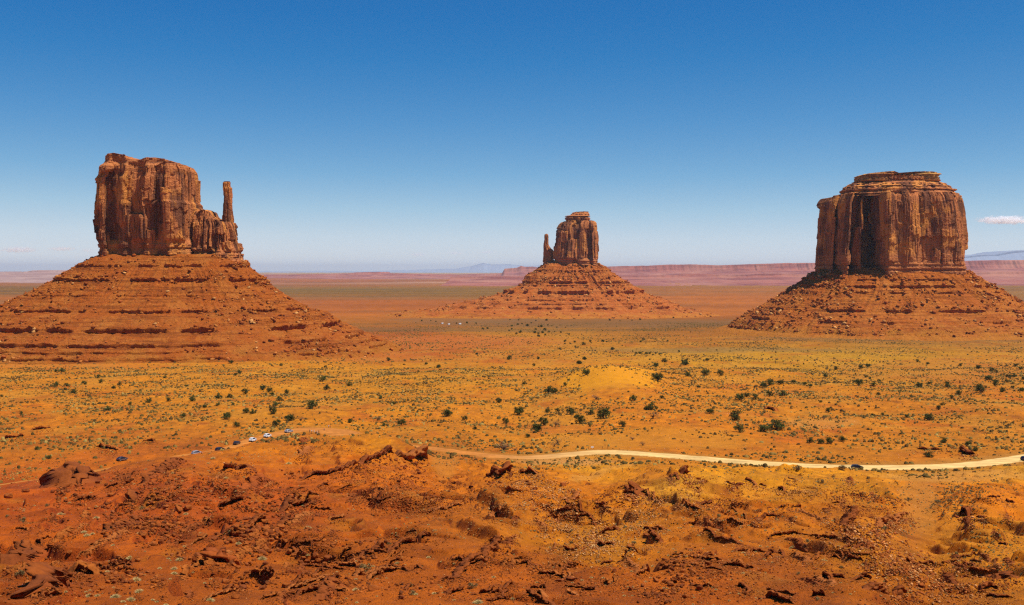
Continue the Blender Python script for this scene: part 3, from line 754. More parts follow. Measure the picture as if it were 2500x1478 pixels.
def scatter_on(V, n, seed, smin, smax, cols, mask=None, power=3):
    """random spots on a talus sheet V (rows, cols, 3)"""
    r = np.random.default_rng(seed)
    i = (r.random(n) ** .8 * (V.shape[0] - 12)).astype(int) + 2; j = r.integers(0, V.shape[1], n)
    P = V[i, j].copy(); P[:, :2] += r.normal(0, .6, (n, 2))
    S = smin * (smax / smin) ** (r.random(n) ** power)
    c = np.array(cols)[r.integers(0, len(cols), n)] * (.75 + .5 * r.random((n, 1)))
    kk = r.random(n) < .12 + 1.1 * ss(.0, .3, fbm(P[:, 0] / 38, P[:, 2] / 14, 3, seed)); P, S, c = P[kk], S[kk], c[kk]
    if mask is not None:
        k = mask(P, r); P, S, c = P[k], S[k], c[k]
    return P, S, c
RED = [(.36, .085, .012), (.27, .06, .01), (.42, .12, .018)]
TAN = [(.50, .18, .035), (.40, .12, .02), (.34, .085, .015), (.60, .28, .08)]
# ------------------------------------------------------------------ left butte with its lone spire
bw = empty('butte', (PX(412, 1500), 1500, PZ(640, 1500)))
tag(bw, 'broad flat-topped red sandstone butte with a lone thin rock spire standing at its right end', 'butte', 'three sandstone buttes')
def rel(o, root):
    o.matrix_parent_inverse = Matrix.Translation(-root.location); return o
Mw = cliff_mat('left_butte_rock', 120, 285, dark=(.20, .07, .03), mid=(.54, .18, .055), fresh=(.72, .27, .055))
footW = [(-1, -.55), (-.72, -.9), (-.60, -.62), (-.30, -.98), (-.08, -.72), (.12, -.95), (.45, -.85), (.62, -1.02), (.8, -.8), (1, -.55), (1, .5), (.6, .95), (0, .8), (-.6, 1), (-1, .5)]
rel(cliff('cliff', 1500, 55, footW,
      [(632, 238), (600, 236), (540, 233), (505, 230), (490, 232), (440, 236), (432, 243), (410, 246), (395, 249), (380, 252)],
      [(632, 505), (600, 502), (530, 501), (515, 500), (500, 499), (494, 493), (470, 491), (440, 491), (420, 489), (410, 484), (380, 480)],
      [(236, 400), (248, 398), (262, 391), (270, 389), (282, 382), (302, 380), (326, 385), (330, 392), (345, 396), (360, 396), (380, 392), (402, 392), (425, 396), (440, 400), (455, 406), (470, 410), (484, 413), (495, 424)],
      n=1100, nz=260, seed=10, flute=7, slab=7.5, cell=17, mat=Mw, parent=bw, botf=.17, topf=.13), bw)
rel(cliff('shoulder', 1500, 42, [(-1, -.6), (-.4, -.95), (0, -.7), (.35, -1), (1, -.6), (1, .6), (0, 1), (-1, .6)],
      [(648, 470), (600, 475), (540, 480), (515, 485)], [(648, 594), (636, 593), (615, 588), (600, 582), (570, 579), (552, 575), (544, 570), (515, 562)],
      [(470, 522), (498, 516), (508, 514), (520, 519), (524, 530), (535, 537), (545, 542), (568, 544), (575, 552), (580, 575), (584, 605), (592, 632)],
      n=700, nz=150, seed=23, flute=6, slab=7, cell=11, mat=Mw, parent=bw, botf=.26, topf=.0, strata=2.4, rag=4), bw)
rel(cliff('spire', 1500, 7.5, [(-1, -.6), (-.3, -1), (.5, -.9), (1, -.3), (1, .5), (.3, 1), (-.6, .9), (-1, .3)],
      [(560, 542), (543, 543), (500, 545), (470, 547), (462, 545.5), (447, 545), (443, 547)], [(560, 573), (545, 570), (520, 567.5), (490, 567), (470, 566), (459, 566), (457, 562), (443, 561.5)],
      [(540, 443.5), (563, 443.5), (568, 445)], n=220, nz=150, seed=31, flute=1.6, slab=1.9, cell=6, mat=Mw, parent=bw, botf=.02, topf=.02, rag=.4, cap=6), bw)
Mtw = talus_mat('left_talus_rock', 24, (.46, .16, .015))
lvW = [(PZ(650, 1500), 3.0, 5, -.1), (PZ(683, 1480), 4.2, 4.2, -.5), (PZ(722, 1400), 2.2, 4, .05), (PZ(762, 1340), 3.6, 4, -.5), (PZ(812, 1260), 5.5, 6, -.45),
       (PZ(852, 1210), 3.5, 5, -.5), (PZ(868, 1205), 2.6, 4, -.4), (PZ(885, 1190), 2.6, 4, -.4)]
tw, VW = talus('talus_slope', PX(412, 1500), 1500,
      [(622, 262), (632, 232), (650, 200), (668, 172), (680, 156), (690, 140), (712, 98), (740, 40), (755, -5), (775, -70), (800, -160), (830, -230), (860, -290), (885, -330)],
      [(622, 560), (640, 596), (655, 606), (668, 622), (684, 645), (696, 652), (728, 700), (758, 755), (766, 797), (778, 806), (797, 845), (815, 885), (835, 935), (860, 985), (885, 1030)],
      (.55, .9), lvW, n=1300, nr=380, seed=200, mat=Mtw, parent=bw, gully=5)
rel(tw, bw)
def fan(P, r):
    px = CX + P[:, 0] / P[:, 1] * F
    keep = (P[:, 1] < 1520)
    return keep & (r.random(len(P)) < (.35 + .65 * ss(430, 560, px) * (1 - ss(900, 1000, px)) + .3 * (px < 250)))
P, S_r, Cr = scatter_on(VW, 90000, 5, .4, 4.2, RED + RED + TAN, fan, 4.6)
ob = link('rubble', scatter_mesh('rubble', P, S_r, Cr, ROCKV, 6), M_rock, bw); ob['kind'] = 'stuff'; rel(ob, bw)
# ------------------------------------------------------------------ far middle butte
be = empty('butte.001', (PX(1400, 3200), 3200, PZ(645, 3200)))
tag(be, 'narrow red butte far off on the plain, small cap on top, thin finger at left', 'butte', 'three sandstone buttes')
Me = cliff_mat('middle_butte_rock', 150, 290, dark=(.20, .07, .03), mid=(.54, .18, .055), fresh=(.68, .26, .06), band=.12, topband=.04)
rel(cliff('cliff', 3200, 62, [(-1, -.4), (-.8, -.8), (-.3, -.9), (-.1, -.65), (.15, -.95), (.5, -.95), (.58, -.7), (.7, -.95), (1, -.6), (1, .5), (0, 1), (-1, .5)],
      [(648, 1344), (608, 1346), (590, 1349), (570, 1350), (560, 1352), (550, 1357), (545, 1361), (541, 1366)],
      [(648, 1471), (620, 1470), (600, 1468), (570, 1466), (560, 1465), (545, 1463), (541, 1461)],
      [(1340, 548), (1360, 545), (1367, 542), (1400, 540), (1430, 540), (1440, 540), (1462, 541), (1470, 543)], n=800, nz=170, seed=41, flute=9, slab=9, cell=22, mat=Me, parent=be, botf=.14, topf=.03, rag=2), be)
rel(cliff('caprock', 3200, 36, [(-1, -.7), (0, -1), (1, -.7), (1, .7), (-1, .7)],
      [(542, 1376), (530, 1377), (528, 1379), (526, 1391), (520, 1394), (518, 1398)], [(542, 1444), (534, 1443), (530, 1441), (522, 1441), (517, 1438)],
      [(1370, 518), (1398, 519), (1420, 517.5), (1440, 517.5)], n=260, nz=50, seed=45, flute=3, slab=3, cell=10, strata=5, mat=Me, parent=be, botf=.9, topf=.05, rag=1.5, cap=6), be)
rel(cliff('finger', 3200, 12, [(-1, -.6), (-.3, -1), (.5, -.9), (1, -.3), (1, .5), (0, 1), (-1, .5)],
      [(648, 1326), (610, 1328), (600, 1328), (585, 1330), (574, 1330.5), (571, 1332)], [(648, 1352), (612, 1350), (605, 1344), (600, 1340), (585, 1338.5), (576, 1338), (571, 1336)],
      [(1325, 571), (1331, 571), (1337, 571), (1338.5, 585), (1342, 604), (1352, 612)], n=160, nz=110, seed=47, flute=2, slab=3, cell=9, mat=Me, parent=be, botf=.1, topf=.02, rag=.5, cap=5), be)
Mte = talus_mat('middle_talus_rock', 5, (.46, .16, .015), base=(.43, .105, .014), pale=(.50, .16, .03), scale=.13)
lvE = [(PZ(662, 3100), 4, 7, -.1), (PZ(690, 3080), 6, 9, -.2), (PZ(698, 3060), 4, 6, 0), (PZ(716, 3000), 9, 12, -.25), (PZ(735, 2950), 4, 6, -.2), (PZ(746, 2900), 4, 6, -.2), (PZ(757, 2850), 6, 8, -.2)]
te, VE = talus('talus_slope', PX(1400, 3200), 3200,
      [(636, 1352), (648, 1324), (660, 1310), (668, 1300), (674, 1283), (682, 1280), (692, 1274), (706, 1250), (722, 1205), (735, 1150), (745, 1100), (755, 1040), (765, 960), (770, 930)],
      [(636, 1445), (650, 1474), (660, 1486), (672, 1502), (690, 1530), (705, 1556), (713, 1566), (722, 1585), (732, 1622), (740, 1640), (748, 1655), (756, 1690), (764, 1730), (770, 1760)],
      (.6, .72), lvE, n=1000, nr=260, seed=300, mat=Mte, parent=be, gully=8)
rel(te, be)
P, S_r, Cr = scatter_on(VE, 18000, 15, 1.0, 6, RED + TAN, lambda P, r: P[:, 1] < 3230, 3.5)
ob = link('rubble', scatter_mesh('rubble', P, S_r, Cr, ROCKV, 16), M_rock, be); ob['kind'] = 'stuff'; rel(ob, be)
# ------------------------------------------------------------------ right butte
br = empty('butte.002', (PX(2170, 2130), 2130, PZ(665, 2130)))
tag(br, 'massive barrel-shaped red butte with a ledged caprock and deep shadowed clefts on its left flank', 'butte', 'three sandstone buttes')
Mr = cliff_mat('right_butte_rock', 125, 320, dark=(.20, .07, .03), mid=(.54, .18, .055), fresh=(.72, .27, .055), band=.15, topband=.05)
footR = [(-1, .2), (-1, -.3), (-.96, -.42), (-.935, -.1), (-.91, -.05), (-.905, -.72), (-.86, -.84), (-.80, -.74), (-.79, -.1), (-.74, 0), (-.715, -.05), (-.71, -.6), (-.66, -.74), (-.59, -.66), (-.57, -.2), (-.48, -.12), (-.43, -.05), (-.40, -.1), (-.392, -1.0), (-.35, -1.1), (-.2, -1.02), (.05, -1.08), (.2, -.96), (.55, -1), (.85, -.8), (1, -.3), (1, .6), (.5, 1), (-.4, 1), (-1, .8)]
rel(cliff('cliff', 2130, 110, footR,
      [(672, 1999), (640, 2000), (610, 2001), (560, 2005), (530, 2006), (500, 2009), (492, 2012), (470, 2024)],
      [(672, 2353), (640, 2352), (580, 2352), (550, 2349), (520, 2345), (495, 2340), (488, 2338), (470, 2322)],
      [(2000, 492), (2026, 491), (2036, 480), (2060, 476), (2150, 472), (2300, 474), (2325, 478), (2340, 488)],
      n=1500, nz=240, seed=61, flute=8, slab=7, cell=20, mat=Mr, parent=br, botf=.14, topf=.03, dpow=.7), br)
rel(cliff('upper_ledges', 2130, 92, [(-1, -.2), (-.8, -.75), (-.2, -1.02), (.6, -1), (1, -.55), (1, .6), (.3, 1), (-.7, .9)],
      [(484, 2032), (474, 2038), (464, 2041), (460, 2048), (450, 2068), (444, 2084)], [(484, 2332), (474, 2323), (466, 2322), (460, 2310), (452, 2298), (444, 2288)],
      [(2030, 443), (2180, 434), (2330, 443)], n=700, nz=80, seed=65, flute=4, slab=2, cell=14, strata=6, mat=Mr, parent=br, botf=.95, topf=.02, dpow=1.2, cap=14, bedstep=5, rag=3), br)
rel(cliff('caprock', 2130, 60, [(-1, -.8), (-.6, -1), (-.3, -.8), (-.15, -.1), (.25, 0), (.35, -.7), (.6, -1), (1, -.8), (1, .8), (-1, .8)],
      [(448, 2084), (446, 2077), (436, 2076), (432, 2079), (424, 2100)], [(448, 2284), (444, 2287), (440, 2289), (432, 2289), (424, 2284)],
      [(2070, 434), (2090, 430), (2110, 427.5), (2150, 424), (2175, 422), (2220, 423.5), (2286, 427)], n=600, nz=50, seed=67, flute=9, slab=7, cell=9, strata=5, mat=cliff_mat('caprock_rock', 300, 320, dark=(.30, .11, .03), mid=(.55, .24, .06), fresh=(.74, .38, .10)), parent=br, botf=.9, topf=.05, rag=1.5, cap=8), br)
Mtr = talus_mat('right_talus_rock', 20, (.46, .16, .015), base=(.42, .105, .01), pale=(.52, .17, .022), scale=.18)
lvR = [(PZ(683, 2050), 3, 5, -.1), (PZ(700, 2000), 4.5, 5, -.3), (PZ(716, 1960), 3, 5, .0), (PZ(762, 1900), 4.5, 5, -.4), (PZ(790, 1860), 4, 6, -.1)]
tr, VR = talus('talus_slope', PX(2172, 2130), 2130,
      [(655, 2030), (668, 1992), (680, 1975), (700, 1948), (722, 1912), (745, 1872), (758, 1850), (768, 1828), (782, 1806), (800, 1790)],
      [(655, 2320), (666, 2354), (680, 2375), (702, 2412), (724, 2448), (742, 2484), (756, 2530), (768, 2600), (782, 2690), (800, 2780)],
      (.8, .8), lvR, n=1200, nr=300, seed=400, mat=Mtr, parent=br, gully=7)
rel(tr, br)
P, S_r, Cr = scatter_on(VR, 80000, 25, .6, 5.5, RED + RED + TAN, lambda P, r: (P[:, 1] < 2160) & (r.random(len(P)) < .4 + .6 * (np.abs(P[:, 0] - PX(2172, 2130)) > 110)), 4.6)
ob = link('rubble', scatter_mesh('rubble', P, S_r, Cr, ROCKV, 26), M_rock, br); ob['kind'] = 'stuff'; rel(ob, br)
# ------------------------------------------------------------------ far mesas and mountains
def mesa(name, pts, ybase, Y, depth, seed, mat, cliffh=.45, n=700):
    """ridge: crest profile (px, py) at distance Y, slope running forward to the plain"""
    p = np.array(pts, float); px = np.linspace(p[0, 0], p[-1, 0], n); zc = PZ(np.interp(px, p[:, 0], p[:, 1]), Y)
    x = PX(px, Y); zb = -2.0
    sc_ = Y / F
    zc = zc + sc_ * (1.0 * np.floor(3 * fbm(x / (sc_ * 30), x * 0, 3, seed)) / 3 + .4 * fbm(x / (sc_ * 4), x * 0, 2, seed + 1))
    rows = []
    prof = [(0, 1.0), (.01, .98), (.02, .8), (.04, 1 - cliffh), (.2, .42 * (1 - cliffh) + .2), (.5, .22), (.8, .08), (1, 0), (1.02, -.05)]
    dd = []; 
    for a, b in zip(prof[:-1], prof[1:]):
        for t in np.linspace(0, 1, 6, endpoint=False): dd.append((a[0] + (b[0] - a[0]) * t, a[1] + (b[1] - a[1]) * t))
    H = np.maximum(zc - zb, 2)
    butt = 1 + .16 * ridged(x / (sc_ * 22), x * 0, 5, seed + 2) + .35 * fbm(x / (sc_ * 90), x * 0, 3, seed + 5)
    back = [np.stack([x, x * 0 + Y + depth * .8, zb + H * 0], -1), np.stack([x, x * 0 + Y + depth * .6, zb + H * .98], -1)]
    for f, h in dd:
        rows.append(np.stack([x, Y - depth * (f * butt + .05 * (butt - 1)) , zb + H * h + sc_ * .4 * fbm(x / (sc_ * 8), x * 0 + f * 9, 3, seed + 3) * (h < .9)], -1))
    V = np.stack(back + rows, 0)
    me = np_mesh(name, V.reshape(-1, 3), grid_faces(V.shape[0], n)[:, ::-1], False)
    return tag(link(name, me, mat), kind='structure')
def mesa_mat(name, a, b_, c_, s):
    m, nt, b = newmat(name); g = nd(nt, 'ShaderNodeNewGeometry'); P = g.outputs['Position']
    mp = nd(nt, 'ShaderNodeMapping'); mp.inputs['Scale'].default_value = (.06, .06, 1); nt.links.new(P, mp.inputs['Vector'])
    n = noise_node(nt, mp.outputs[0], s, 4, .7); n2 = noise_node(nt, P, s * .05, 5, .6)
    c = mix(nt, a, b_, ramp(nt, n.outputs['Fac'], [(.4, (0,) * 3), (.6, (1,) * 3)]).outputs[0])
    c = mix(nt, c, c_, ramp(nt, n2.outputs['Fac'], [(.45, (0,) * 3), (.7, (.8,) * 3)]).outputs[0])
    nt.links.new(c, b.inputs['Base Color']); return m
M_mesa = mesa_mat('red_mesa_rock', (.34, .11, .075), (.20, .06, .05), (.44, .19, .12), .03)
M_grey = mesa_mat('grey_mesa_rock', (.34, .20, .17), (.26, .15, .13), (.42, .27, .22), .03)
M_mount = mesa_mat('haze_tinted_mountain', (.25, .29, .37), (.23, .27, .35), (.28, .32, .40), .01)  # blue-grey of distance haze put into the mountain colour itself
mesa('mesa_hills', [(-900, 668), (-60, 664), (40, 668), (75, 661), (100, 660), (175, 660), (260, 662), (420, 668), (470, 676)], 700, 15000, 3200, 500, M_grey, .2)
mesa('mesa_hills.001', [(500, 672), (700, 671), (850, 668), (870, 665), (925, 664), (930, 668), (1100, 671), (1225, 668), (1232, 656), (1262, 654), (1272, 649), (1282, 652), (1300, 651), (1330, 655), (1420, 656), (1480, 650)], 690, 19000, 2600, 520, M_mesa, .4)
mesa('mesa_hills.002', [(1400, 656), (1478, 652), (1500, 650), (1600, 649), (1640, 646), (1700, 646), (1760, 648), (1900, 643), (1990, 642), (2080, 646), (2300, 640), (2400, 636), (2500, 635), (2900, 630), (3400, 640)], 700, 14500, 3000, 540, M_mesa, .4, 1100)
mesa('mesa_hills.003', [(1100, 676), (1500, 674), (1640, 672), (1700, 668), (1780, 672), (1900, 668), (2000, 673), (2300, 668), (2420, 664), (2500, 663), (3300, 668)], 700, 11000, 1500, 560, M_mesa, .3, 900)
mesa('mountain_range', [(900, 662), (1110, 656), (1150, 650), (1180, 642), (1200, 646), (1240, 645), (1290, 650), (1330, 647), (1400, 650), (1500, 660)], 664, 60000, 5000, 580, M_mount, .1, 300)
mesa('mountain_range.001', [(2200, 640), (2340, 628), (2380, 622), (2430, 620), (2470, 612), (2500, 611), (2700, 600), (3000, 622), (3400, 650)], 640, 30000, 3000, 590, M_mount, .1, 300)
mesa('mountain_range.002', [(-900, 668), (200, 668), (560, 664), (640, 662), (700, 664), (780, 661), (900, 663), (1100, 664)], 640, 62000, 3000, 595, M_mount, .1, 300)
# ------------------------------------------------------------------ labels
ORD = 'first second third fourth fifth sixth seventh eighth ninth tenth eleventh twelfth thirteenth fourteenth fifteenth sixteenth seventeenth eighteenth nineteenth twentieth'.split()
_o9 = ORD[:9]
for t_, u_ in (('twenty', 'thirtieth'), ('thirty', 'fortieth'), ('forty', 'fiftieth'), ('fifty', 'sixtieth'), ('sixty', 'seventieth')): ORD += [t_ + '-' + o for o in _o9] + [u_]
ROWS = [(0, 800, 'on the farthest scrub belt'), (800, 870, 'on the plain behind the dune'), (870, 930, 'on the upper scrub flat'), (930, 985, 'on the middle scrub flat'),
        (985, 1045, 'on the lower scrub flat'), (1045, 1110, 'beyond the dirt road'), (1110, 1170, 'on the foreground crest'), (1170, 1225, 'high on foreground slope'),
        (1225, 1280, 'on upper foreground slope'), (1280, 1335, 'on middle foreground slope'), (1335, 1390, 'on lower foreground slope'), (1390, 1432, 'above the bottom edge'), (1432, 2000, 'along the bottom edge')]
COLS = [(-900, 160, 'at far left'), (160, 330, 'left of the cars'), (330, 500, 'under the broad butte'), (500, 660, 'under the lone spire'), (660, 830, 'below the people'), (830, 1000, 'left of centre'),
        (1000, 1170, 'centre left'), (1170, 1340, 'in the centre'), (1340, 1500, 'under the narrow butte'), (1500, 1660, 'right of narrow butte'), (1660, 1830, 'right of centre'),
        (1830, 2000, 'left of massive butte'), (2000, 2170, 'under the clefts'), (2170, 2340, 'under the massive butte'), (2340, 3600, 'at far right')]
def region(px, py):
    r = next(t for a, b, t in ROWS if py < b); c = next(t for a, b, t in COLS if px < b); return r, c
def label_set(objs, noun):
    """objs: (object, px, py). One label each: place in its row and column, counted from the left."""
    groups = {}
    for o, px, py in objs: groups.setdefault(region(px, py), []).append((px, py, o))
    for (r, c), L in groups.items():
        L.sort(key=lambda t: t[1]); h = len(L) // 2
        for part, word in (((L[:h], 'upper '), (L[h:], 'lower ')) if len(L) > 14 else ((L, ''),)):
            part.sort(key=lambda t: t[0])
            for i, (_, _, o) in enumerate(part):
                o['label'] = f"{noun} {r}, {c}" if len(L) == 1 else f"{noun} {r}, {c}, {word}{ORD[i]} from left"
def pxy(x, y, z): return CX + x / y * F, HY + (HC - z) * F / y
def in_ell(px, py, e): return ((px - e[0]) / e[2]) ** 2 + ((py - e[1]) / e[3]) ** 2
# ------------------------------------------------------------------ rock ledges
def soil_pick(X, Y):
    px = CX + X / Y * F
    i = np.clip(np.rint(np.interp(Y, rowY, np.arange(NR))).astype(int), 0, NR - 1); j = np.clip(np.rint(np.interp(px, colpx, np.arange(NC))).astype(int), 0, NC - 1)
    return soil[i, j]
def ledge_mesh(name, pts, hpx, seed, col, over=.6, back=.5, thick=1.0):
    W = []
    for px, py in pts:
        h_ = hit(px, py)
        if h_ is None: return None
        W.append(h_)
    W = np.array(W); Ym = W[:, 1].mean(); H = hpx * Ym / F
    Wd = resample(W, max(H * .12, .06))
    n = len(Wd); s = np.r_[0, np.cumsum(np.hypot(*np.diff(Wd[:, :2], axis=0).T))]; L = s[-1]
    T = np.gradient(Wd[:, :2], axis=0); T /= np.maximum(np.linalg.norm(T, axis=1)[:, None], 1e-6)
    N = np.stack([T[:, 1], -T[:, 0]], 1)
    if N[:, 1].mean() > 0: N = -N
    N = N * .6 + np.array([-.25, -.75]) * .4; N /= np.linalg.norm(N, axis=1)[:, None]
    prof = [(-3.2 * back, -.9), (-2.4 * back, -.1), (-1.6 * back, .34), (-.9 * back, .66), (-.4, .9), (.02, 1.0), (.16, .98), (.22, .84), (.16, .62), (.2, .56), (.02, .5), (-over * .7, .46), (-over, .2), (-over * .6, -.02), (-.1, -.2), (.5, -.7)]
    prof = np.array(prof); k = np.r_[0, np.cumsum(np.hypot(*np.diff(prof, axis=0).T))]
    m = 46; tt = np.linspace(0, k[-1], m); po = np.interp(tt, k, prof[:, 0]); ph_ = np.interp(tt, k, prof[:, 1])
    taper = np.minimum(ss(0, .22, s / max(L, .1)), ss(0, .22, (L - s) / max(L, .1))) 
    env = taper * (.65 + .7 * (fbm(s / (H * 3.2), s * 0 + seed, 3, seed) + .25))
    S_, O_ = np.meshgrid(s, po, indexing='ij'); Hh = np.repeat(ph_[None], n, 0)
    cells = S_ / (H * .7) + .9 * fbm(S_ / H, Hh * 1.3 + seed, 2, seed + 1)
    ci = np.floor(cells).astype(int); cj = np.floor(Hh * 2.3 + hashf(ci, ci * 0, seed + 2) * 2).astype(int); fr_ = cells - np.floor(cells)
    blk = hashf(ci, cj, seed + 3) - .5; blk2 = hashf(np.floor(cells * 2.3).astype(int), np.floor(Hh * 5).astype(int), seed + 4) - .5
    crack = np.exp(-(np.minimum(fr_, 1 - fr_) / .08) ** 2)
    frontm = ss(-1.4, -.2, O_)
    out = O_ + frontm * (.75 * blk + .35 * blk2 - .45 * crack) + .25 * fbm(S_ / (H * .5), Hh * 3, 3, seed + 5)
    up = Hh + (.42 * blk + .16 * blk2 - .30 * crack) * (Hh > .3) + .10 * fbm(S_ / (H * .4), O_ * 2, 3, seed + 6)
    X = Wd[:, 0][:, None] + N[:, 0][:, None] * out * H; Y = Wd[:, 1][:, None] + N[:, 1][:, None] * out * H
    zb = zxy(np.repeat(Wd[:, 0][:, None], m, 1), np.repeat(Wd[:, 1][:, None], m, 1))
    zg = zxy(X, Y)
    base = np.where(O_ < -.6, zg * .75 + zb * .25, zb)
    Z = base + (up * env[:, None] * thick - .12 * (1 - taper[:, None]) - .3 * (1 - env[:, None].clip(0, 1))) * H
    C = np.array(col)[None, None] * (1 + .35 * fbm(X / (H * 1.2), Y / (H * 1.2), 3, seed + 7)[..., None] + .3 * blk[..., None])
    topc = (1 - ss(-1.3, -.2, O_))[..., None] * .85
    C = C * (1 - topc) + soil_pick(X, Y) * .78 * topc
    me = np_mesh(name, np.stack([X, Y, Z], -1).reshape(-1, 3), grid_faces(n, m), False, np.clip(C, .01, .8).reshape(-1, 3))
    return me, W
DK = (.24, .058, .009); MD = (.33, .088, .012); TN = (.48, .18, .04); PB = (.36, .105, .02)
LEDGES = [
 ('tall dark red blocky outcrop jutting above the left slope beside the road bend', [(140, 1196), (158, 1178), (178, 1176), (200, 1186)], 44, DK),
 ('dark broken rim of blocks climbing to the crest left of the silver car', [(322, 1196), (352, 1178), (385, 1160), (415, 1142), (442, 1122)], 17, DK),
 ('short steep dark step of rock beneath the broken rim', [(308, 1238), (318, 1222), (326, 1206)], 20, DK),
 ('low reddish outcrop on the smooth slope right below the parked cars', [(536, 1152), (562, 1146), (590, 1143), (616, 1147)], 15, DK),
 ('knobbly orange-red outcrop with a black hollow at its right end', [(580, 1196), (615, 1182), (655, 1174), (692, 1176)], 20, (.33, .072, .01)),
 ('long thin dark ledge line running up toward the overhanging ridge', [(702, 1170), (760, 1163), (806, 1160), (840, 1146), (880, 1132)], 12, DK),
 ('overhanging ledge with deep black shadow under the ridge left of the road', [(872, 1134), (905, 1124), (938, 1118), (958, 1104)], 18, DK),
 ('layered rock nose at the right end of the ridge above the road', [(955, 1112), (985, 1122), (1012, 1126), (1042, 1116)], 30, PB),
 ('dark sloping slab outcrop with black gaps below the long ledge line', [(690, 1250), (722, 1234), (752, 1214), (798, 1204)], 19, DK),
 ('broken block line above the boulder field below the lone spire', [(524, 1242), (548, 1236), (580, 1226), (606, 1222)], 16, DK),
 ('dark rock step over the densest round boulders', [(538, 1312), (575, 1292), (618, 1284), (662, 1276)], 18, DK),
 ('leaning dark slab at the right end of the boulder step', [(680, 1286), (702, 1278), (716, 1272)], 18, DK),
 ('jagged dark ledge crossing the left boulder slope', [(256, 1300), (290, 1286), (332, 1272), (372, 1258), (402, 1256)], 17, DK),
 ('largest red outcrop bulging out of the lower boulder field', [(462, 1368), (500, 1374), (540, 1378), (574, 1374)], 42, (.31, .068, .01)),
 ('cracked dark outcrop near the left edge, the upper one', [(8, 1378), (36, 1376), (62, 1364), (94, 1344)], 40, DK),
 ('cracked dark outcrop near the left edge, the lower one', [(10, 1460), (45, 1452), (90, 1440), (130, 1424)], 44, DK),
 ('tilted broken slabs right of the cracked left outcrops', [(166, 1404), (196, 1398), (232, 1406)], 24, MD),
 ('long diagonal dark crack-edged ledge in the lower centre', [(1092, 1424), (1128, 1394), (1165, 1366), (1210, 1342), (1258, 1320)], 19, DK),
 ('ragged ledge with shadowed gaps sloping up left of centre', [(842, 1388), (880, 1362), (920, 1346), (975, 1334), (1030, 1318), (1102, 1304)], 15, DK),
 ('dark undercut rock shelf beside the pullout below the road', [(1192, 1160), (1212, 1164), (1232, 1158), (1250, 1150)], 20, DK),
 ('thin flat shelves stacked on the yellow-topped hill', [(1365, 1214), (1388, 1220), (1412, 1216)], 16, PB),
 ('low cap of flat stones on the yellow-topped hill crest', [(1262, 1160), (1290, 1152), (1320, 1156)], 12, PB),
 ('arched overhang with a black hollow on the slope right of centre', [(1510, 1204), (1530, 1200), (1552, 1206), (1574, 1214)], 22, DK),
 ('small dark knob of rock on the red hilltop', [(1656, 1160), (1672, 1158), (1686, 1162)], 16, DK),
 ('thin curved ledge between the red hill and the dark car', [(1778, 1192), (1804, 1180), (1834, 1178)], 8, DK),
 ('broken rim where the tilted slabs begin, upper right slope', [(2040, 1296), (2064, 1286), (2082, 1270), (2094, 1252)], 18, DK),
 ('stony ledge facing the dry wash on the right', [(2130, 1290), (2165, 1276), (2200, 1262), (2220, 1250)], 14, PB),
 ('long dark bed of layered rock near the bottom right, upper line', [(1975, 1404), (2040, 1412), (2110, 1418), (2175, 1422)], 11, DK),
 ('long dark bed of layered rock near the bottom right, lower line', [(2060, 1456), (2120, 1462), (2190, 1456), (2240, 1440)], 20, DK),
 ('dark shadowed outcrop at the right edge beside scrub', [(2440, 1406), (2468, 1412), (2498, 1418)], 20, DK),
 ('thin ledge crossing the reddish slope below right of centre', [(1780, 1352), (1830, 1346), (1880, 1350), (1920, 1360)], 9, DK),
 ('low ragged ledge on the lower slope right of centre', [(1680, 1374), (1720, 1368), (1785, 1368)], 10, DK),
 ('short wide ledge along the bottom edge right of centre', [(1840, 1462), (1900, 1468), (1960, 1474)], 16, DK),
 ('dark rock heap at the bottom edge left of centre', [(770, 1468), (800, 1446), (838, 1428)], 22, DK),
 ('low ledge at the bottom centre', [(1160, 1474), (1220, 1462), (1290, 1452)], 10, DK),
 ('rocky point above the mound scrub with a black cleft', [(2340, 1256), (2356, 1250), (2372, 1260)], 20, DK),
 ('dark-edged rock lip beyond the road at far left, upper', [(72, 1052), (100, 1048), (132, 1044)], 7, MD),
 ('dark-edged rock lip beyond the road at far left, middle', [(0, 1072), (30, 1070), (62, 1064)], 7, MD),
 ('longest rock lip beyond the road, left of the parked cars', [(236, 1090), (262, 1096), (300, 1100)], 9, MD),
 ('short rock lip left of the silver car beyond the road', [(344, 1078), (362, 1076), (380, 1079)], 6, MD),
 ('red rock lip among bushes beyond the road at far right', [(2232, 1096), (2270, 1100), (2300, 1098)], 7, MD),
 ('broken red rocks in a dark gully beyond the road at far right', [(2345, 1102), (2362, 1112), (2382, 1108)], 13, DK),
 ('small crumbling red scarp on the flat right of the dune', [(1862, 1000), (1880, 998), (1896, 1006)], 9, MD),
 ('small dark spiky rock above the tuft-dotted slope', [(736, 1086), (742, 1078)], 12, DK),
 ('tawny slope edge of rubble left of the ridge hollow', [(725, 1116), (745, 1106), (766, 1096)], 12, PB),
]
LP = []
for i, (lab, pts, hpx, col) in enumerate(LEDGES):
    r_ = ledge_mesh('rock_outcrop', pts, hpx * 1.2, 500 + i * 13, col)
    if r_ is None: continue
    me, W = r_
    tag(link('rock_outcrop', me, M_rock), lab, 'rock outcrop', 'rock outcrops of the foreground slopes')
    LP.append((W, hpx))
r0 = random.Random(5); lab = []
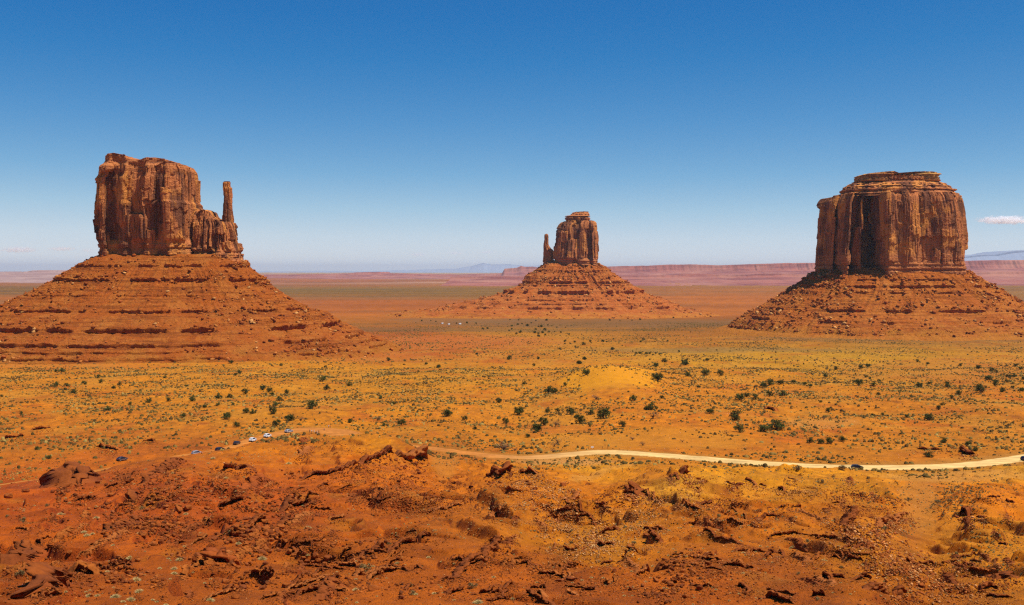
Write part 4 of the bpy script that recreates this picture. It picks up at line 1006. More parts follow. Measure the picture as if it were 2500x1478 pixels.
for k in range(330):
    px = r0.uniform(10, 2480); py = r0.uniform(1160, 1465)
    if 2150 < px < 2330 and py < 1360: continue
    i_ = hit(px, py)
    if i_ is None or i_[1] > 380: continue
    dirn = r0.choice([-.55, -.45, -.3, -.2, .08]) if px < 1300 else r0.choice([-.2, 0, .1, .35, .5])
    L_ = r0.choice([1, 1, 2.2]) * r0.uniform(22, 65) * (.6 + (py - 1150) / 400); n_ = 4
    pts = [(px + L_ * (q / n_ - .5), py + dirn * L_ * (q / n_ - .5) + r0.uniform(-1.5, 1.5)) for q in range(n_ + 1)]
    if pts[0][0] < 2 or pts[-1][0] > 2498: continue
    rs_ = ledge_mesh('rock_outcrop', pts, r0.uniform(4, 11) * (.75 + (py - 1150) / 320), 3000 + k * 7, r0.choice([DK, DK, MD, PB]))
    if rs_ is None or rs_[1][:, 1].max() - rs_[1][:, 1].min() > 40: continue
    if len(lab) >= 250: break
    o = link('rock_outcrop', rs_[0], M_rock); o['category'] = 'rock outcrop'; o['group'] = 'rock outcrops of the foreground slopes'; lab.append((o, px, py))
    LP.append((rs_[1], 10))
label_set(lab, 'small dark ledge')
# ------------------------------------------------------------------ loose rocks
RUB = [ # px, py, rx, ry, count, size in photo px (min, max), colours, boulders?
 (390,1185,95,40,900,2.5,13,'r'),(520,1200,90,40,800,2.5,12,'r'),(400,1240,120,30,700,2.5,14,'r'),(360,1285,110,32,1100,3,16,'r'),(480,1290,120,25,500,3,16,'r'),
 (620,1310,90,38,1000,3,24,'r'),(660,1235,70,30,500,3,14,'r'),(740,1250,70,30,500,3,14,'r'),(560,1370,120,24,400,3,16,'r'),(250,1395,90,34,700,3,18,'r'),(330,1430,90,30,300,3,15,'r'),
 (780,1370,90,24,250,3,20,'r'),(900,1370,120,40,800,3,14,'r'),(980,1210,110,45,1500,2,8,'m'),(900,1160,70,20,400,2,7,'m'),(1010,1240,80,25,600,2.5,9,'m'),(780,1085,60,16,300,1.5,5,'m'),
 (620,1420,80,30,200,3,14,'r'),(190,1180,60,20,200,2.5,9,'r'),(50,1240,60,30,120,2,8,'r'),(120,1300,100,30,260,2,8,'r'),(60,1360,70,20,200,3,14,'r'),(110,1440,120,30,300,3,14,'r'),
 (1300,1180,70,26,900,2,7,'t'),(1380,1205,50,16,400,2,9,'t'),(1250,1235,80,16,400,2,7,'t'),(1360,1250,60,18,400,2,9,'t'),(1450,1330,90,36,1700,2.5,9,'t'),(1560,1270,70,40,1200,2,7,'t'),
 (1380,1290,60,24,600,2,8,'t'),(1500,1220,60,20,400,2,8,'m'),(1640,1220,90,30,900,1.5,6,'t'),(1700,1175,40,12,250,2,6,'m'),(1780,1225,60,16,400,2,7,'m'),(1940,1205,60,12,700,2,7,'y'),
 (2080,1215,90,22,700,2,8,'m'),(2150,1240,60,20,400,2,7,'m'),(2120,1310,70,40,1600,2.5,12,'s'),(2200,1380,70,40,1500,2.5,12,'s'),(2300,1440,110,36,1500,2.5,11,'s'),(2190,1275,50,16,700,2,8,'s'),
 (1670,1400,90,60,900,3,17,'r'),(1620,1450,70,26,300,3,15,'r'),(1780,1430,120,40,500,3,10,'m'),(1900,1400,150,50,600,2.5,9,'m'),(2000,1350,120,40,400,2.5,8,'m'),(1250,1410,120,40,500,2.5,9,'m'),
 (1360,1400,90,40,600,2.5,11,'m'),(1100,1440,150,30,160,2.5,9,'m'),(980,1440,100,30,160,3,14,'r'),(850,1450,60,26,260,3,14,'r'),(1500,1430,120,36,400,2.5,10,'m'),(1180,1390,60,30,200,2.5,9,'r'),
 (2430,1300,70,50,200,2,7,'m'),(2370,1230,50,26,250,2,7,'m'),(30,1165,60,16,350,2,6,'y'),(100,1120,100,16,250,1.5,5,'m'),(300,1110,60,8,150,1.5,4,'m'),(2340,1105,60,12,120,2,7,'r'),
 (1150,1300,200,30,300,2,6,'m'),(200,1460,160,16,160,3,12,'r'),(1300,1470,200,16,120,3,9,'m'),(1120,1130,60,14,120,1.5,5,'m'),(1700,1290,200,30,260,2,6,'m'),(850,1100,90,14,250,1.5,5,'m')]
COLR = {'r': [(.27, .066, .01), (.21, .048, .009), (.33, .09, .013), (.24, .066, .016)], 'm': [(.32, .082, .014), (.38, .115, .022), (.27, .062, .011)], 't': [(.44, .16, .035), (.52, .23, .07), (.34, .095, .018), (.56, .29, .10)],
        'y': [(.52, .22, .045), (.46, .18, .04)], 's': [(.42, .135, .028), (.32, .08, .016), (.54, .24, .075), (.27, .068, .014)]}
rr = np.random.default_rng(77)
rp, rs, rc, rk = [], [], [], []
def add_rock(px, py, spx, key, col=None):
    if not (-120 < px < 2640 and 1030 < py < 1500): return
    h_ = hit(px, py)
    if h_ is None or h_[1] > 620: return
    x, y, z = h_
    i = int(np.interp(y, rowY, np.arange(NR))); j = int(np.interp(px, colpx, np.arange(NC)))
    if RD[i, j] < RW[i, j] + 1.5: return
    cs = COLR[key]; c = col or cs[int(rr.integers(len(cs)))]
    rp.append((x, y, z)); rs.append(spx * .5 * y / F); rc.append(np.array(c) * (.6 + .9 * rr.random() ** 1.3)); rk.append((px, py, spx))
for (cx_, cy_, rx, ry, n_, s0, s1, key) in RUB:
    if key == 'r': n_ = int(n_ * .5); s0 *= 1.25; s1 *= 1.15
    # clustered: several sub-clumps in every field
    nc = max(3, n_ // 45); cl = [(cx_ + rr.normal() * rx * .55, cy_ + rr.normal() * ry * .55) for _ in range(nc)]
    for _ in range(n_):
        if rr.random() < .6:
            a = cl[int(rr.integers(nc))]; px = a[0] + rr.normal() * rx * .16; py = a[1] + rr.normal() * ry * .16
        else: px = cx_ + rr.normal() * rx * .6; py = cy_ + rr.normal() * ry * .6
        add_rock(px, py, s0 * (s1 / s0) ** (rr.random() ** 2.2), key)
for W, hpx in LP:      # blocks shed below each ledge
    if W[:, 1].mean() > 640: continue
    P_ = resample(W, .3)
    for _ in range(int(60 + len(P_) * .6)):
        q = P_[int(rr.integers(len(P_)))]; px, py = pxy(*q)
        add_rock(px + rr.normal() * 6, py + abs(rr.normal()) * hpx * .9 + 2, 2.5 * (min(hpx, 26) * .55 / 2.5) ** (rr.random() ** 1.5), 'r' if px < 1250 or py > 1380 else 's')
for _ in range(11000):
    add_rock(rr.uniform(-50, 2550), rr.uniform(1130, 1490), 1.4 + 4.5 * rr.random() ** 4, ('m', 'm', 'r', 't')[int(rr.integers(4))])
BIG = [(351,1312,24),(492,1312,26),(693,1452,36),(708,1352,24),(722,1358,28),(742,1352,16),(500,1252,18),(460,1245,26),(435,1250,30),(505,1245,22),(404,1242,20),(655,1330,18),(600,1330,20),(565,1325,26),(525,1320,24),
       (640,1350,24),(585,1350,22),(612,1342,20),(545,1345,22),(430,1330,20),(395,1328,24),(372,1330,22),(680,1345,18),(770,1360,26),(800,1368,30),(735,1378,24),(570,1300,24),(600,1300,22),(628,1296,20),(480,1362,28),
       (440,1356,22),(590,1442,30),(575,1462,26),(548,1424,26),(911,1442,34),(880,1390,20),(260,1310,18),(300,1300,18),(340,1290,18),(270,1212,20),(260,1186,14),(240,1180,16),(20,1216,24),(62,1200,22),(1655,1375,26),
       (1690,1400,24),(1640,1430,26),(1710,1440,24),(1600,1420,22),(1675,1460,26),(1730,1380,20),(1395,1416,30),(1365,1420,24),(1420,1430,26),(1300,1248,18),(1288,1178,14),(1375,1186,18),(2130,1340,16),(2165,1360,16),
       (710,1460,16),(698,1434,24),(640,1440,20),(250,1440,18),(240,1446,12),(440,1480,14),(2250,1430,18),(1820,1450,16),(1500,1396,16),(1540,1440,18),(980,1462,20),(1020,1400,14)]
for px, py, s_ in BIG: add_rock(px, py, s_ * 1.05, 'r' if px < 1200 or 1580 < px < 1760 else 'm')
rp = np.array(rp); rs = np.array(rs); rc = np.array(rc); rk = np.array(rk)
order = np.argsort(-rk[:, 2] * ((rk[:, 0] > 5) & (rk[:, 0] < 2495) & (rk[:, 1] < 1474)))
bigi, smalli = order[:300], order[300:]
tag(link('rubble', scatter_mesh('rubble', rp[smalli], rs[smalli], rc[smalli], ROCKV, 9, tilt=.6, sink=.3), M_rock), kind='stuff')
def mesh_from_bm(bm, name, smooth=False):
    me = bpy.data.meshes.new(name); bm.to_mesh(me); bm.free()
    for p in me.polygons: p.use_smooth = smooth
    return me
def boulder_mat(name, c):
    m, nt, b = newmat(name); g = nd(nt, 'ShaderNodeNewGeometry')
    n = noise_node(nt, g.outputs['Position'], 1.6, 6, .68); n2 = noise_node(nt, g.outputs['Position'], 7, 4, .7)
    r = ramp(nt, n.outputs['Fac'], [(.3, tuple(np.array(c) * .6)), (.5, c), (.72, tuple(np.minimum(np.array(c) * 1.3, .8)))])
    nt.links.new(r.outputs[0], b.inputs['Base Color'])
    bump(nt, b, mval(nt, 'ADD', n.outputs['Fac'], mval(nt, 'MULTIPLY', n2.outputs['Fac'], .4)), .8, .25); return m
BM = [boulder_mat('rust_boulder', (.30, .075, .011)), boulder_mat('dark_boulder', (.22, .052, .01)), boulder_mat('tan_boulder', (.46, .17, .04))]
BOUL = []
for i in range(9):
    bm = hull_rock(13 + i, 300 + i, .72, .22 + .04 * (i % 3))
    bmesh.ops.bevel(bm, geom=bm.edges[:], offset=.05, segments=1, affect='EDGES')
    me = mesh_from_bm(bm, 'boulder')
    me.materials.append(BM[i // 3]); BOUL.append(me)
lab = []
for k, i in enumerate(bigi):
    tan = rc[i][1] / rc[i][0] > .46
    kind = 2 if tan else (0 if rr.random() < .6 else 1)
    o = link('boulder', BOUL[kind * 3 + int(rr.integers(3))]); s_ = rs[i] * .95
    o.location = Vector(rp[i]) + Vector((0, 0, s_ * .35)); o.scale = (s_ * rr.uniform(.9, 1.25), s_ * rr.uniform(.85, 1.15), s_ * rr.uniform(.85, 1.15))
    o.rotation_euler = (rr.uniform(-.3, .3), rr.uniform(-.3, .3), rr.uniform(0, 6.28))
    o['category'] = 'boulder'; o['group'] = 'loose boulders on the foreground slopes'
    lab.append((o, rk[i][0], rk[i][1], kind))
for kd, noun in enumerate(('rust-red boulder', 'dark red boulder', 'tan boulder')):
    label_set([(o, a, b) for o, a, b, k in lab if k == kd], noun)
# ------------------------------------------------------------------ plants
def leaf_mat(name, c, var=.3, rough=.9):
    m, nt, b = newmat(name); oi = nd(nt, 'ShaderNodeObjectInfo'); g = nd(nt, 'ShaderNodeNewGeometry')
    n = noise_node(nt, g.outputs['Position'], 1.3, 3, .6)
    v = mval(nt, 'ADD', mval(nt, 'MULTIPLY', n.outputs['Fac'], .7), mval(nt, 'MULTIPLY', oi.outputs['Random'], .35))
    r = ramp(nt, v, [(.25, tuple(np.array(c) * (1 - var))), (.75, tuple(np.array(c) * (1 + var)))])
    nt.links.new(r.outputs[0], b.inputs['Base Color']); b.inputs['Roughness'].default_value = rough; return m
M_jun = leaf_mat('juniper_leaf', (.075, .078, .014), .35); M_bark = leaf_mat('juniper_bark', (.13, .075, .04))
M_sage = leaf_mat('sage_leaf', (.22, .145, .05), .25); M_straw = leaf_mat('straw_blade', (.62, .45, .17), .2); M_dead = leaf_mat('dry_twig', (.19, .10, .05), .3)
def clump_mesh(name, seed, ncl, nleaf, rad, leaf, flat=1.0, top=1.5, wx=1.0):
    r = np.random.default_rng(seed); cs = []
    for _ in range(ncl):
        a = r.random() * 6.28; q = r.random() ** .6 * .72; h = .25 + r.random() * (top - .55)
        lim = 1 - .55 * max(0, (h - top * .45) / (top * .55)) ** 2
        cs.append((math.cos(a) * q * lim * wx, math.sin(a) * q * lim, h * flat, rad * r.uniform(.7, 1.25)))
    V = []; 
    for (x, y, z, rd) in cs:
        d = r.normal(size=(nleaf, 3)); d /= np.linalg.norm(d, axis=1)[:, None]
        c = np.array([x, y, z]) + d * rd * (r.random((nleaf, 1)) ** .4) * np.array([1, 1, .85])
        c[:, 2] = np.maximum(c[:, 2], .06)
        t = r.normal(size=(nleaf, 3)); t /= np.linalg.norm(t, axis=1)[:, None]; b = np.cross(d + .4 * r.normal(size=d.shape), t); b /= np.maximum(np.linalg.norm(b, axis=1)[:, None], .01)
        sz = leaf * r.uniform(.6, 1.4, (nleaf, 1))
        V.append(np.stack([c - t * sz * .6 - b * sz * .5, c + t * sz * .7 - b * sz * .3, c + b * sz * .8, c - t * sz * .5 + b * sz * .4], 1))
    V = np.concatenate(V).reshape(-1, 3)
    return np_mesh(name, V, np.arange(len(V)).reshape(-1, 4), False)
def tube(bm, pts, rads, seg=6):
    rings = []
    for i, (p, r) in enumerate(zip(pts, rads)):
        p = Vector(p); a = Vector(pts[min(i + 1, len(pts) - 1)]) - Vector(pts[max(i - 1, 0)]); a.normalize()
        u = a.orthogonal().normalized(); v = a.cross(u)
        rings.append([bm.verts.new(p + (u * math.cos(t) + v * math.sin(t)) * r) for t in [k * 2 * math.pi / seg for k in range(seg)]])
    for A, B in zip(rings[:-1], rings[1:]):
        for k in range(seg): bm.faces.new((A[k], A[(k + 1) % seg], B[(k + 1) % seg], B[k]))
    bm.faces.new(rings[-1]); bm.faces.new(rings[0][::-1])
def trunk_mesh(seed, h=.75, dead=False):
    r = random.Random(seed); bm = bmesh.new()
    tube(bm, [(0, 0, -.15), (.05, 0, .15), (r.uniform(-.1, .1), r.uniform(-.1, .1), .45), (r.uniform(-.15, .15), r.uniform(-.15, .15), h)], [.11, .085, .06, .03])
    for k in range(9 if dead else 4):
        a = r.random() * 6.28; L = r.uniform(.5, .85)
        z = r.uniform(.05, .4)
        tube(bm, [(0, 0, z), (math.cos(a) * L * .45, math.sin(a) * L * .45, z + .25), (math.cos(a + .3) * L, math.sin(a + .3) * L, z + r.uniform(.35, .75))], [.05, .032, .012], 5)
    return mesh_from_bm(bm, 'trunk', True)
JUN = [clump_mesh('crown', 900 + i, 17 + 2 * i, 62, .34, .075, 1, 1.35 + .12 * (i % 3), 1) for i in range(5)]
TRK = [trunk_mesh(40 + i) for i in range(3)]
for m_ in JUN: m_.materials.append(M_jun)
for m_ in TRK: m_.materials.append(M_bark)
J1 = "440,144,50;398,142,25;397,245,50;470,243,40;462,270,28;520,290,46;598,230,42;698,184,30;715,220,36;807,260,30;848,235,38;1060,358,42;923,376,32;1022,374,24;1195,350,40;1370,348,56;1550,330,52;1545,382,34;1633,326,38;1652,376,34;1742,300,50;1700,155,40;1672,168,28;1640,80,36;1867,268,44;1912,284,44;1932,306,30;1953,382,54;1985,345,44;2035,296,40;2290,210,54;2308,182,22;2320,266,50;2212,405,82;1940,440,60;1745,432,50;1793,438,50;1612,476,60;1680,532,54;1960,526,62;2055,486,76;2483,500,36;765,414,46;1305,462,36;262,694,34;345,758,40;460,846,36;10,318,26;150,438,30;1167,185,24;1322,246,22;2310,108,24;1995,98,26;1455,395,30"
J2 = "155,240,40;372,332,42;470,374,32;160,502,38;395,524,40;523,518,64;845,456,72;973,484,42;1045,550,30;1265,510,50;1215,360,46;1362,445,78;1397,230,38;1685,240,34;1710,205,24;1575,292,80;1612,288,50;1560,430,40;1632,420,34;1535,520,70;1480,565,80;1418,606,40;1727,442,64;1790,505,80;1870,445,56;1957,470,100;1862,530,22;2093,528,58;2172,346,54;2297,410,88;2340,205,84;1832,162,60;1785,84,38;1822,56,30;1290,52,36;787,110,32;700,88,24;432,62,30;1060,18,24;1495,48,26;1465,100,26;2373,330,34;2328,106,40;2388,72,44"
J3 = "95,94,50;115,172,52;237,165,60;347,164,54;192,252,28;253,62,30;653,252,50;698,236,64;770,228,50;862,218,36;945,232,36;984,244,34;1168,124,42;1342,118,36;1390,108,36;1092,180,40;1405,190,30;1380,180,28;1470,210,30;1295,214,26;1325,236,60;1430,248,44;1465,308,30;1757,252,50;1830,228,30;1955,252,50;2036,304,46;2190,286,90;2296,240,50;2350,284,54;2418,254,30;2484,278,40;2378,216,32;2390,184,40;2430,178,36;2272,136,34;2305,148,28;2178,118,40;2440,104,30;2476,122,28;2250,200,44;480,340,70;535,320,46;594,338,52;695,314,46;790,310,64;270,436,60;458,484,100;480,568,74;654,564,76;745,552,110;985,644,56;1120,652,72;1060,652,50;1208,634,50;1928,642,60;2055,686,42;2107,660,46;2150,702,60;1828,746,76;1828,484,72;1670,464,36;1895,410,40;1922,378,36;1497,452,28;1427,456,30;1110,430,40;1057,358,24;2048,102,30;1745,72,30;1818,88,26;2495,196,30;1988,336,36"
# far junipers, read off the enlarged view (crop origin 1000,740, scale .28): x, y, width
J4 = "105,160,18;185,160,14;230,165,14;410,182,16;500,178,20;580,182,18;640,232,26;680,228,26;605,135,12;620,100,12;665,95,10;875,150,14;950,152,16;1055,118,12;1102,160,14;1195,155,24;1290,128,12;945,192,24;980,186,16;890,205,22;1025,205,30;1060,178,18;890,232,18;870,246,18;930,275,24;965,262,36;1100,236,26;1150,212,28;1125,210,20;1180,240,34;1090,265,28;1125,270,24;1160,264,26;1215,258,24;1125,296,32;1182,285,22;1205,198,16;1240,200,12;1285,215,14;1265,255,14;1320,262,20;1360,216,12;1390,278,22;1500,278,12;1455,135,12;1520,122,14;1745,155,20;1835,160,12;1940,155,14;2010,150,22;2105,130,12;2240,122,14;2300,132,20;2490,125,16;1355,340,30;1440,345,24;1400,360,18;1355,360,20;1310,408,28;1520,366,40;1575,340,28;1445,388,24;1470,388,18;1685,340,30;1720,342,16;1780,318,16;2040,322,26;2015,345,24;2250,335,20;2140,342,14;1770,412,36;1855,375,14;1975,446,26;2010,445,34;2062,448,26;2095,446,24;2120,455,18;2180,452,22;2350,430,24;2095,498,18;2420,502,22;1480,532,46;1525,496,34;1120,492,26;865,495,36;585,448,24;145,535,22;250,565,36;2145,555,32;2400,540,60;360,342,14;1030,362,10;1545,390,12;240,232,12;300,232,10;40,238,14;780,268,10;620,290,10;2450,258,14;2255,230,10"
trees = []
for txt, ox, oy, k in ((J1, 0, 860, .344), (J2, 800, 860, .344), (J3, 1640, 860, .344), (J4, 1000, 740, .28)):
    for e in txt.split(';'):
        a, b, w_ = map(float, e.split(',')); trees.append((ox + a * k, oy + b * k, w_ * k))
def root_tag(o, cat, group): o['category'] = cat; o['group'] = group
lab = []
for px, py, wpx in trees:
    h_ = hit(px, py, 430)
    if h_ is None: continue
    x, y, z = h_; s_ = max(wpx * .5 * y / F, .7) * 1.22
    t = empty('juniper', (x, y, z - .05 * s_), rr.uniform(0, 6.28)); s_z = s_ * rr.uniform(.82, 1.1); t.scale = (s_, s_, s_z)
    root_tag(t, 'juniper tree', 'junipers dotted over the scrub flat')
    link('crown', JUN[int(rr.integers(5))], None, t); link('trunk', TRK[int(rr.integers(3))], None, t)
    lab.append((t, px, py))
label_set(lab, 'green juniper')
# dead and leafless bushes
DEADC = clump_mesh('crown', 950, 12, 40, .36, .04, 1, 1.3, 1.1); DEADC.materials.append(M_dead); DT = trunk_mesh(61, .7, True); DT.materials.append(M_bark)
lab = []
for px, py, wpx in [(800+357*.344,860+484*.344,20),(800+1250*.344,860+700*.344,44),(800+1328*.344,860+700*.344,16),(800+1620*.344,860+525*.344,28),(800+1905*.344,860+338*.344,24),(800+2310*.344,860+472*.344,34),
                    (800+1608*.344,860+672*.344,22),(800+1635*.344,860+650*.344,22),(800+1600*.344,860+712*.344,18),(800+2165*.344,860+625*.344,18),(800+2237*.344,860+664*.344,20),(1640+388*.344,860+582*.344,14),
                    (1640+1000*.344,860+470*.344,17),(1640+1078*.344,860+480*.344,15),(1640+1222*.344,860+496*.344,12),(2303,1350,10),(860*.0+2137*.344,860+488*.344,21),(1640+75*.344,860+640*.344,14)]:
    h_ = hit(px, py, 60)
    if h_ is None: continue
    x, y, z = h_; s_ = wpx * .5 * y / F * 1.1
    t = empty('dead_bush', (x, y, z), rr.uniform(0, 6.28)); t.scale = (s_, s_, s_ * .9); root_tag(t, 'dead bush', 'leafless brown bushes')
    link('crown', DEADC, None, t); link('stem', DT, None, t); lab.append((t, px, py))
label_set(lab, 'leafless brown bush')
# blades: grass tufts and sage
def tuft_mesh(name, seed, n, w, h, spread, droop):
    r = np.random.default_rng(seed); a = r.random(n) * 6.28; q = r.random(n) ** .6
    base = np.stack([np.cos(a) * q * .45, np.sin(a) * q * .45, np.zeros(n) - .05], 1)
    th = q * spread + r.normal(0, .12, n); L = h * r.uniform(.7, 1.1, n) * (1 - .25 * q)
    d = np.stack([np.cos(a) * np.sin(th), np.sin(a) * np.sin(th), np.cos(th)], 1)
    mid_ = base + d * (L * .55)[:, None]; tip = base + d * L[:, None] + np.stack([np.cos(a) * .15, np.sin(a) * .15, -droop * L], 1) * q[:, None]
    b = r.random(n) * 6.28; sd = np.stack([np.cos(b), np.sin(b), 0 * b], 1) * w
    V = np.stack([base - sd, base + sd, mid_ + sd * .9, tip, mid_ - sd * .9], 1).reshape(-1, 3)
    F5 = np.arange(n)[:, None] * 5
    return np_mesh(name, V, np.concatenate([F5 + np.array([0, 1, 2]), F5 + np.array([0, 2, 4]), F5 + np.array([4, 2, 3])]), False)
TUF = [tuft_mesh('grass_tuft', 70 + i, 420, .016, .85, 1.2, .3) for i in range(4)]
SAG = [clump_mesh('desert_shrub', 80 + i, 9, 46, .36, .085, .75, 1.15) for i in range(4)]
for m_ in TUF: m_.materials.append(M_straw)
for m_ in SAG: m_.materials.append(M_sage)
# listed conspicuous ones, then scattered ones
T0 = [(147,1257,18),(262,1400,20),(316,1364,18),(332,1418,26),(340,1445,24),(319,1466,24),(218,1456,22),(238,1456,16),(282,1458,26),(205,1300,16),(212,1308,18),(226,1304,12),(235,1266,16),(425,1390,18),(425,1402,18),
      (438,1368,20),(640,1366,24),(582,1328,16),(512,1468,26),(752,1290,20),(869,1442,20),(752,1356,12),(454,1256,14),(520,1120,14),(508,1062+70,10),(705,1133,16),(552,1168,12),(422,1156,10),(1046,1362,12),(970,1376,14),
      (1015,1452,14),(1167,1472,28),(1205,1410,12),(1060,1450,14),(1252,1462,12),(405,1478,14),(300,1470,14),(372,1466,12),(1935,1336,12),(1910,1300,10),(2010,1368,10),(1815,1350,10)]
G0 = [(52,1406,28),(56,1270,20),(56,1276,16),(16,1262,14),(893,1396,44),(1155,1436,32),(1548,1328,22),(1525,1290,14),(1395,1328,14),(950,1330,14),(1000,1434,20),(113,1238,16),(568,1304,24),(345,1245,20),(1008,1452,22),
      (1395,1298,12),(1185,1198,12),(1210,1222,14),(2005,1180,22),(1950,1150,30),(2058,1148,28),(2120,1170,14),(2332,1356,24),(2162,1294,24),(1975,1324,24),(1755,1262,18),(1730,1246,12),(2290,1228,24),(2320,1226,20),
      (2405,1250,14),(1995,1466,18),(2055,1388,14),(1950,1402,14),(448,1112,10),(565,1130,8),(612,1354,12),(2220,1222,18),(1650,1350,10),(1540,1345,14)]
def fore_in(px, y):
    return True
tl, sl_ = [], []
for px, py, w_ in T0: tl.append((px, py, w_))
for px, py, w_ in G0: sl_.append((px, py, w_))
TR = [(650,1110,90,18,150,3.5,7),(980,1200,130,50,260,3,7),(1150,1230,100,40,130,3.5,7),(1100,1300,200,30,90,4,8),(1700,1290,160,50,170,3.5,8),(1900,1330,200,60,180,4,9),(1500,1400,200,50,110,4,9),(560,1200,140,50,90,4,8),
      (300,1400,260,70,40,6,13),(900,1430,200,50,36,6,12),(1700,1440,200,30,60,5,10),(2100,1430,140,40,70,4,9),(400,1170,140,30,60,4,8),(1400,1260,120,40,80,3,6),(2200,1230,120,40,50,3,7),(100,1230,120,60,30,4,10)]
for cx_, cy_, rx, ry, n_, a, b in TR:
    for _ in range(n_): tl.append((cx_ + rr.normal() * rx * .7, cy_ + rr.normal() * ry * .7, a * (b / a) ** (rr.random() ** 1.6)))
SR = [(2350,1195,60,18,150,4,9),(2330,1235,60,30,180,4,10),(2420,1330,70,50,190,4,9),(2140,1210,110,26,120,4,9),(1750,1150,220,12,110,3,7),(2200,1290,60,20,40,4,9),(1850,1240,150,30,60,3,7),(1350,1260,80,40,30,4,9),(1000,1300,300,60,30,4,9),
      (2250,1420,120,40,50,4,9),(1100,1130,60,16,40,2.5,6),(2000,1170,100,12,60,3,7),(2450,1180,60,30,60,4,8),(1600,1270,100,30,30,4,8),(2460,1400,50,50,60,4,9),(1280,1130,60,10,20,3,6)]
for cx_, cy_, rx, ry, n_, a, b in SR:
    for _ in range(n_): sl_.append((cx_ + rr.normal() * rx * .6, cy_ + rr.normal() * ry * .6, a * (b / a) ** (rr.random() ** 1.6)))
BUSHV = []
def bush_proto(seed, n=11, h=.8):
    r = np.random.default_rng(seed); a = np.sort(r.random(n)) * 6.28; rad = r.uniform(.6, 1.05, n)
    V = [(0, 0, h)]; 
    for i in range(n): V.append((math.cos(a[i]) * rad[i], math.sin(a[i]) * rad[i], -.12))
    for i in range(n): V.append((math.cos(a[i] + .2) * rad[i] * .75, math.sin(a[i] + .2) * rad[i] * .75, h * r.uniform(.45, .8)))
    T = []
    for i in range(n):
        j = (i + 1) % n; T += [(1 + i, 1 + j, 1 + n + i), (1 + j, 1 + n + j, 1 + n + i), (1 + n + i, 1 + n + j, 0)]
    return np.array(V), np.array(T)
BUSHV = [bush_proto(60 + i, 6 + i % 3, .7 + .15 * (i % 3)) for i in range(6)]
SPK = []      # spiky mini tufts for the many small ones
for i in range(4):
    r = np.random.default_rng(30 + i); n = 14; a = r.random(n) * 6.28; L = r.uniform(.6, 1.1, n); V = []; 
    for k in range(n):
        th = r.uniform(.1, 1.35); dx, dy, dz = math.cos(a[k]) * math.sin(th), math.sin(a[k]) * math.sin(th), math.cos(th) * .85
        bx, by = -math.sin(a[k]) * .22, math.cos(a[k]) * .22
        V += [(bx + dx * .15, by + dy * .15, -.05), (-bx + dx * .15, -by + dy * .15, -.05), (dx * L[k], dy * L[k], dz * L[k] + .02)]
    SPK.append((np.array(V), np.arange(3 * n).reshape(-1, 3)))
def plant_material(name):
    m, nt, b = newmat(name); at = nd(nt, 'ShaderNodeAttribute'); at.attribute_name = 'soil'
    nt.links.new(at.outputs['Color'], b.inputs['Base Color']); b.inputs['Roughness'].default_value = 1; return m
M_scrub = plant_material('scrub_leaf')
def place_kind(lst, meshes, name, cat, group, noun, colset, protos, stuffname, sink=0):
    keep = []
    for px, py, w_ in lst:
        if py < 1090: continue
        h_ = hit(px, py)
        if h_ is None or h_[1] > 640: continue
        i = int(np.interp(h_[1], rowY, np.arange(NR))); j = int(np.clip(np.interp(px, colpx, np.arange(NC)), 0, NC - 1))
        if RD[i, j] < RW[i, j] + .8: continue
        keep.append((px, py, w_, h_))
    keep.sort(key=lambda t: -t[2] * (1 if 4 < t[0] < 2496 and t[1] < 1480 else .01))
    lab = []
    for px, py, w_, (x, y, z) in keep[:300]:
        o = link(name, meshes[int(rr.integers(len(meshes)))]); s_ = w_ * .5 * y / F * 1.1
        o.location = (x, y, z - sink * s_); o.scale = (s_, s_, s_ * rr.uniform(.8, 1.1)); o.rotation_euler = (0, 0, rr.uniform(0, 6.28))
        o['category'] = cat; o['group'] = group; lab.append((o, px, py))
    label_set(lab, noun)
    rest = keep[300:]
    if rest:
        P = np.array([t[3] for t in rest]); S = np.array([t[2] * .5 * t[3][1] / F for t in rest]); C = np.array(colset)[rr.integers(0, len(colset), len(rest))] * (.8 + .4 * rr.random((len(rest), 1)))
        tag(link(stuffname, scatter_mesh(stuffname, P, S, C, protos, 3, tilt=.1, sink=0), M_scrub), kind='stuff')
place_kind(tl, TUF, 'grass_tuft', 'grass tuft', 'pale dry grass tufts on the foreground slopes', 'straw grass tuft', [(.62, .45, .17), (.5, .36, .14)], SPK, 'dry_grass')
place_kind(sl_, SAG, 'desert_shrub', 'shrub', 'grey-green sagebrush of the foreground', 'grey-green shrub', [(.16, .12, .045), (.11, .085, .025)], BUSHV, 'low_scrub')
# scrub over the flats: far too many to count
def scrub(n, y0, y1, smin, smax, seed, name, dens, cols, protos):
    r = np.random.default_rng(seed); Y = np.sqrt(r.uniform(y0 ** 2, y1 ** 2, n)); px = r.uniform(-150, 2650, n); X = PX(px, Y)
    Z = zat(px, Y); py = HY + (HC - Z) * F / Y
    i = np.interp(Y, rowY, np.arange(NR)).astype(int); j = np.clip(np.interp(px, colpx, np.arange(NC)).astype(int), 0, NC - 1)
    k = (r.random(n) < dens(X, Y, px, py)) & (RD[i, j] > RW[i, j] + 1) & (fore[i, j] < .6)
    X, Y, Z, px, py = X[k], Y[k], Z[k], px[k], py[k]
    S = smin * (smax / smin) ** (r.random(len(X)) ** 2)
    c = np.array(cols); w_ = np.clip(fbm(X / 60, Y / 60, 3, seed) * 1.6 + .5 + r.normal(0, .35, len(X)), 0, .999)
    C = c[(w_ * len(c)).astype(int)] * (.75 + .5 * r.random((len(X), 1)))
    tag(link(name, scatter_mesh(name, np.stack([X, Y, Z], 1), S, C, protos, seed, tilt=.1, sink=0), M_scrub), kind='stuff')
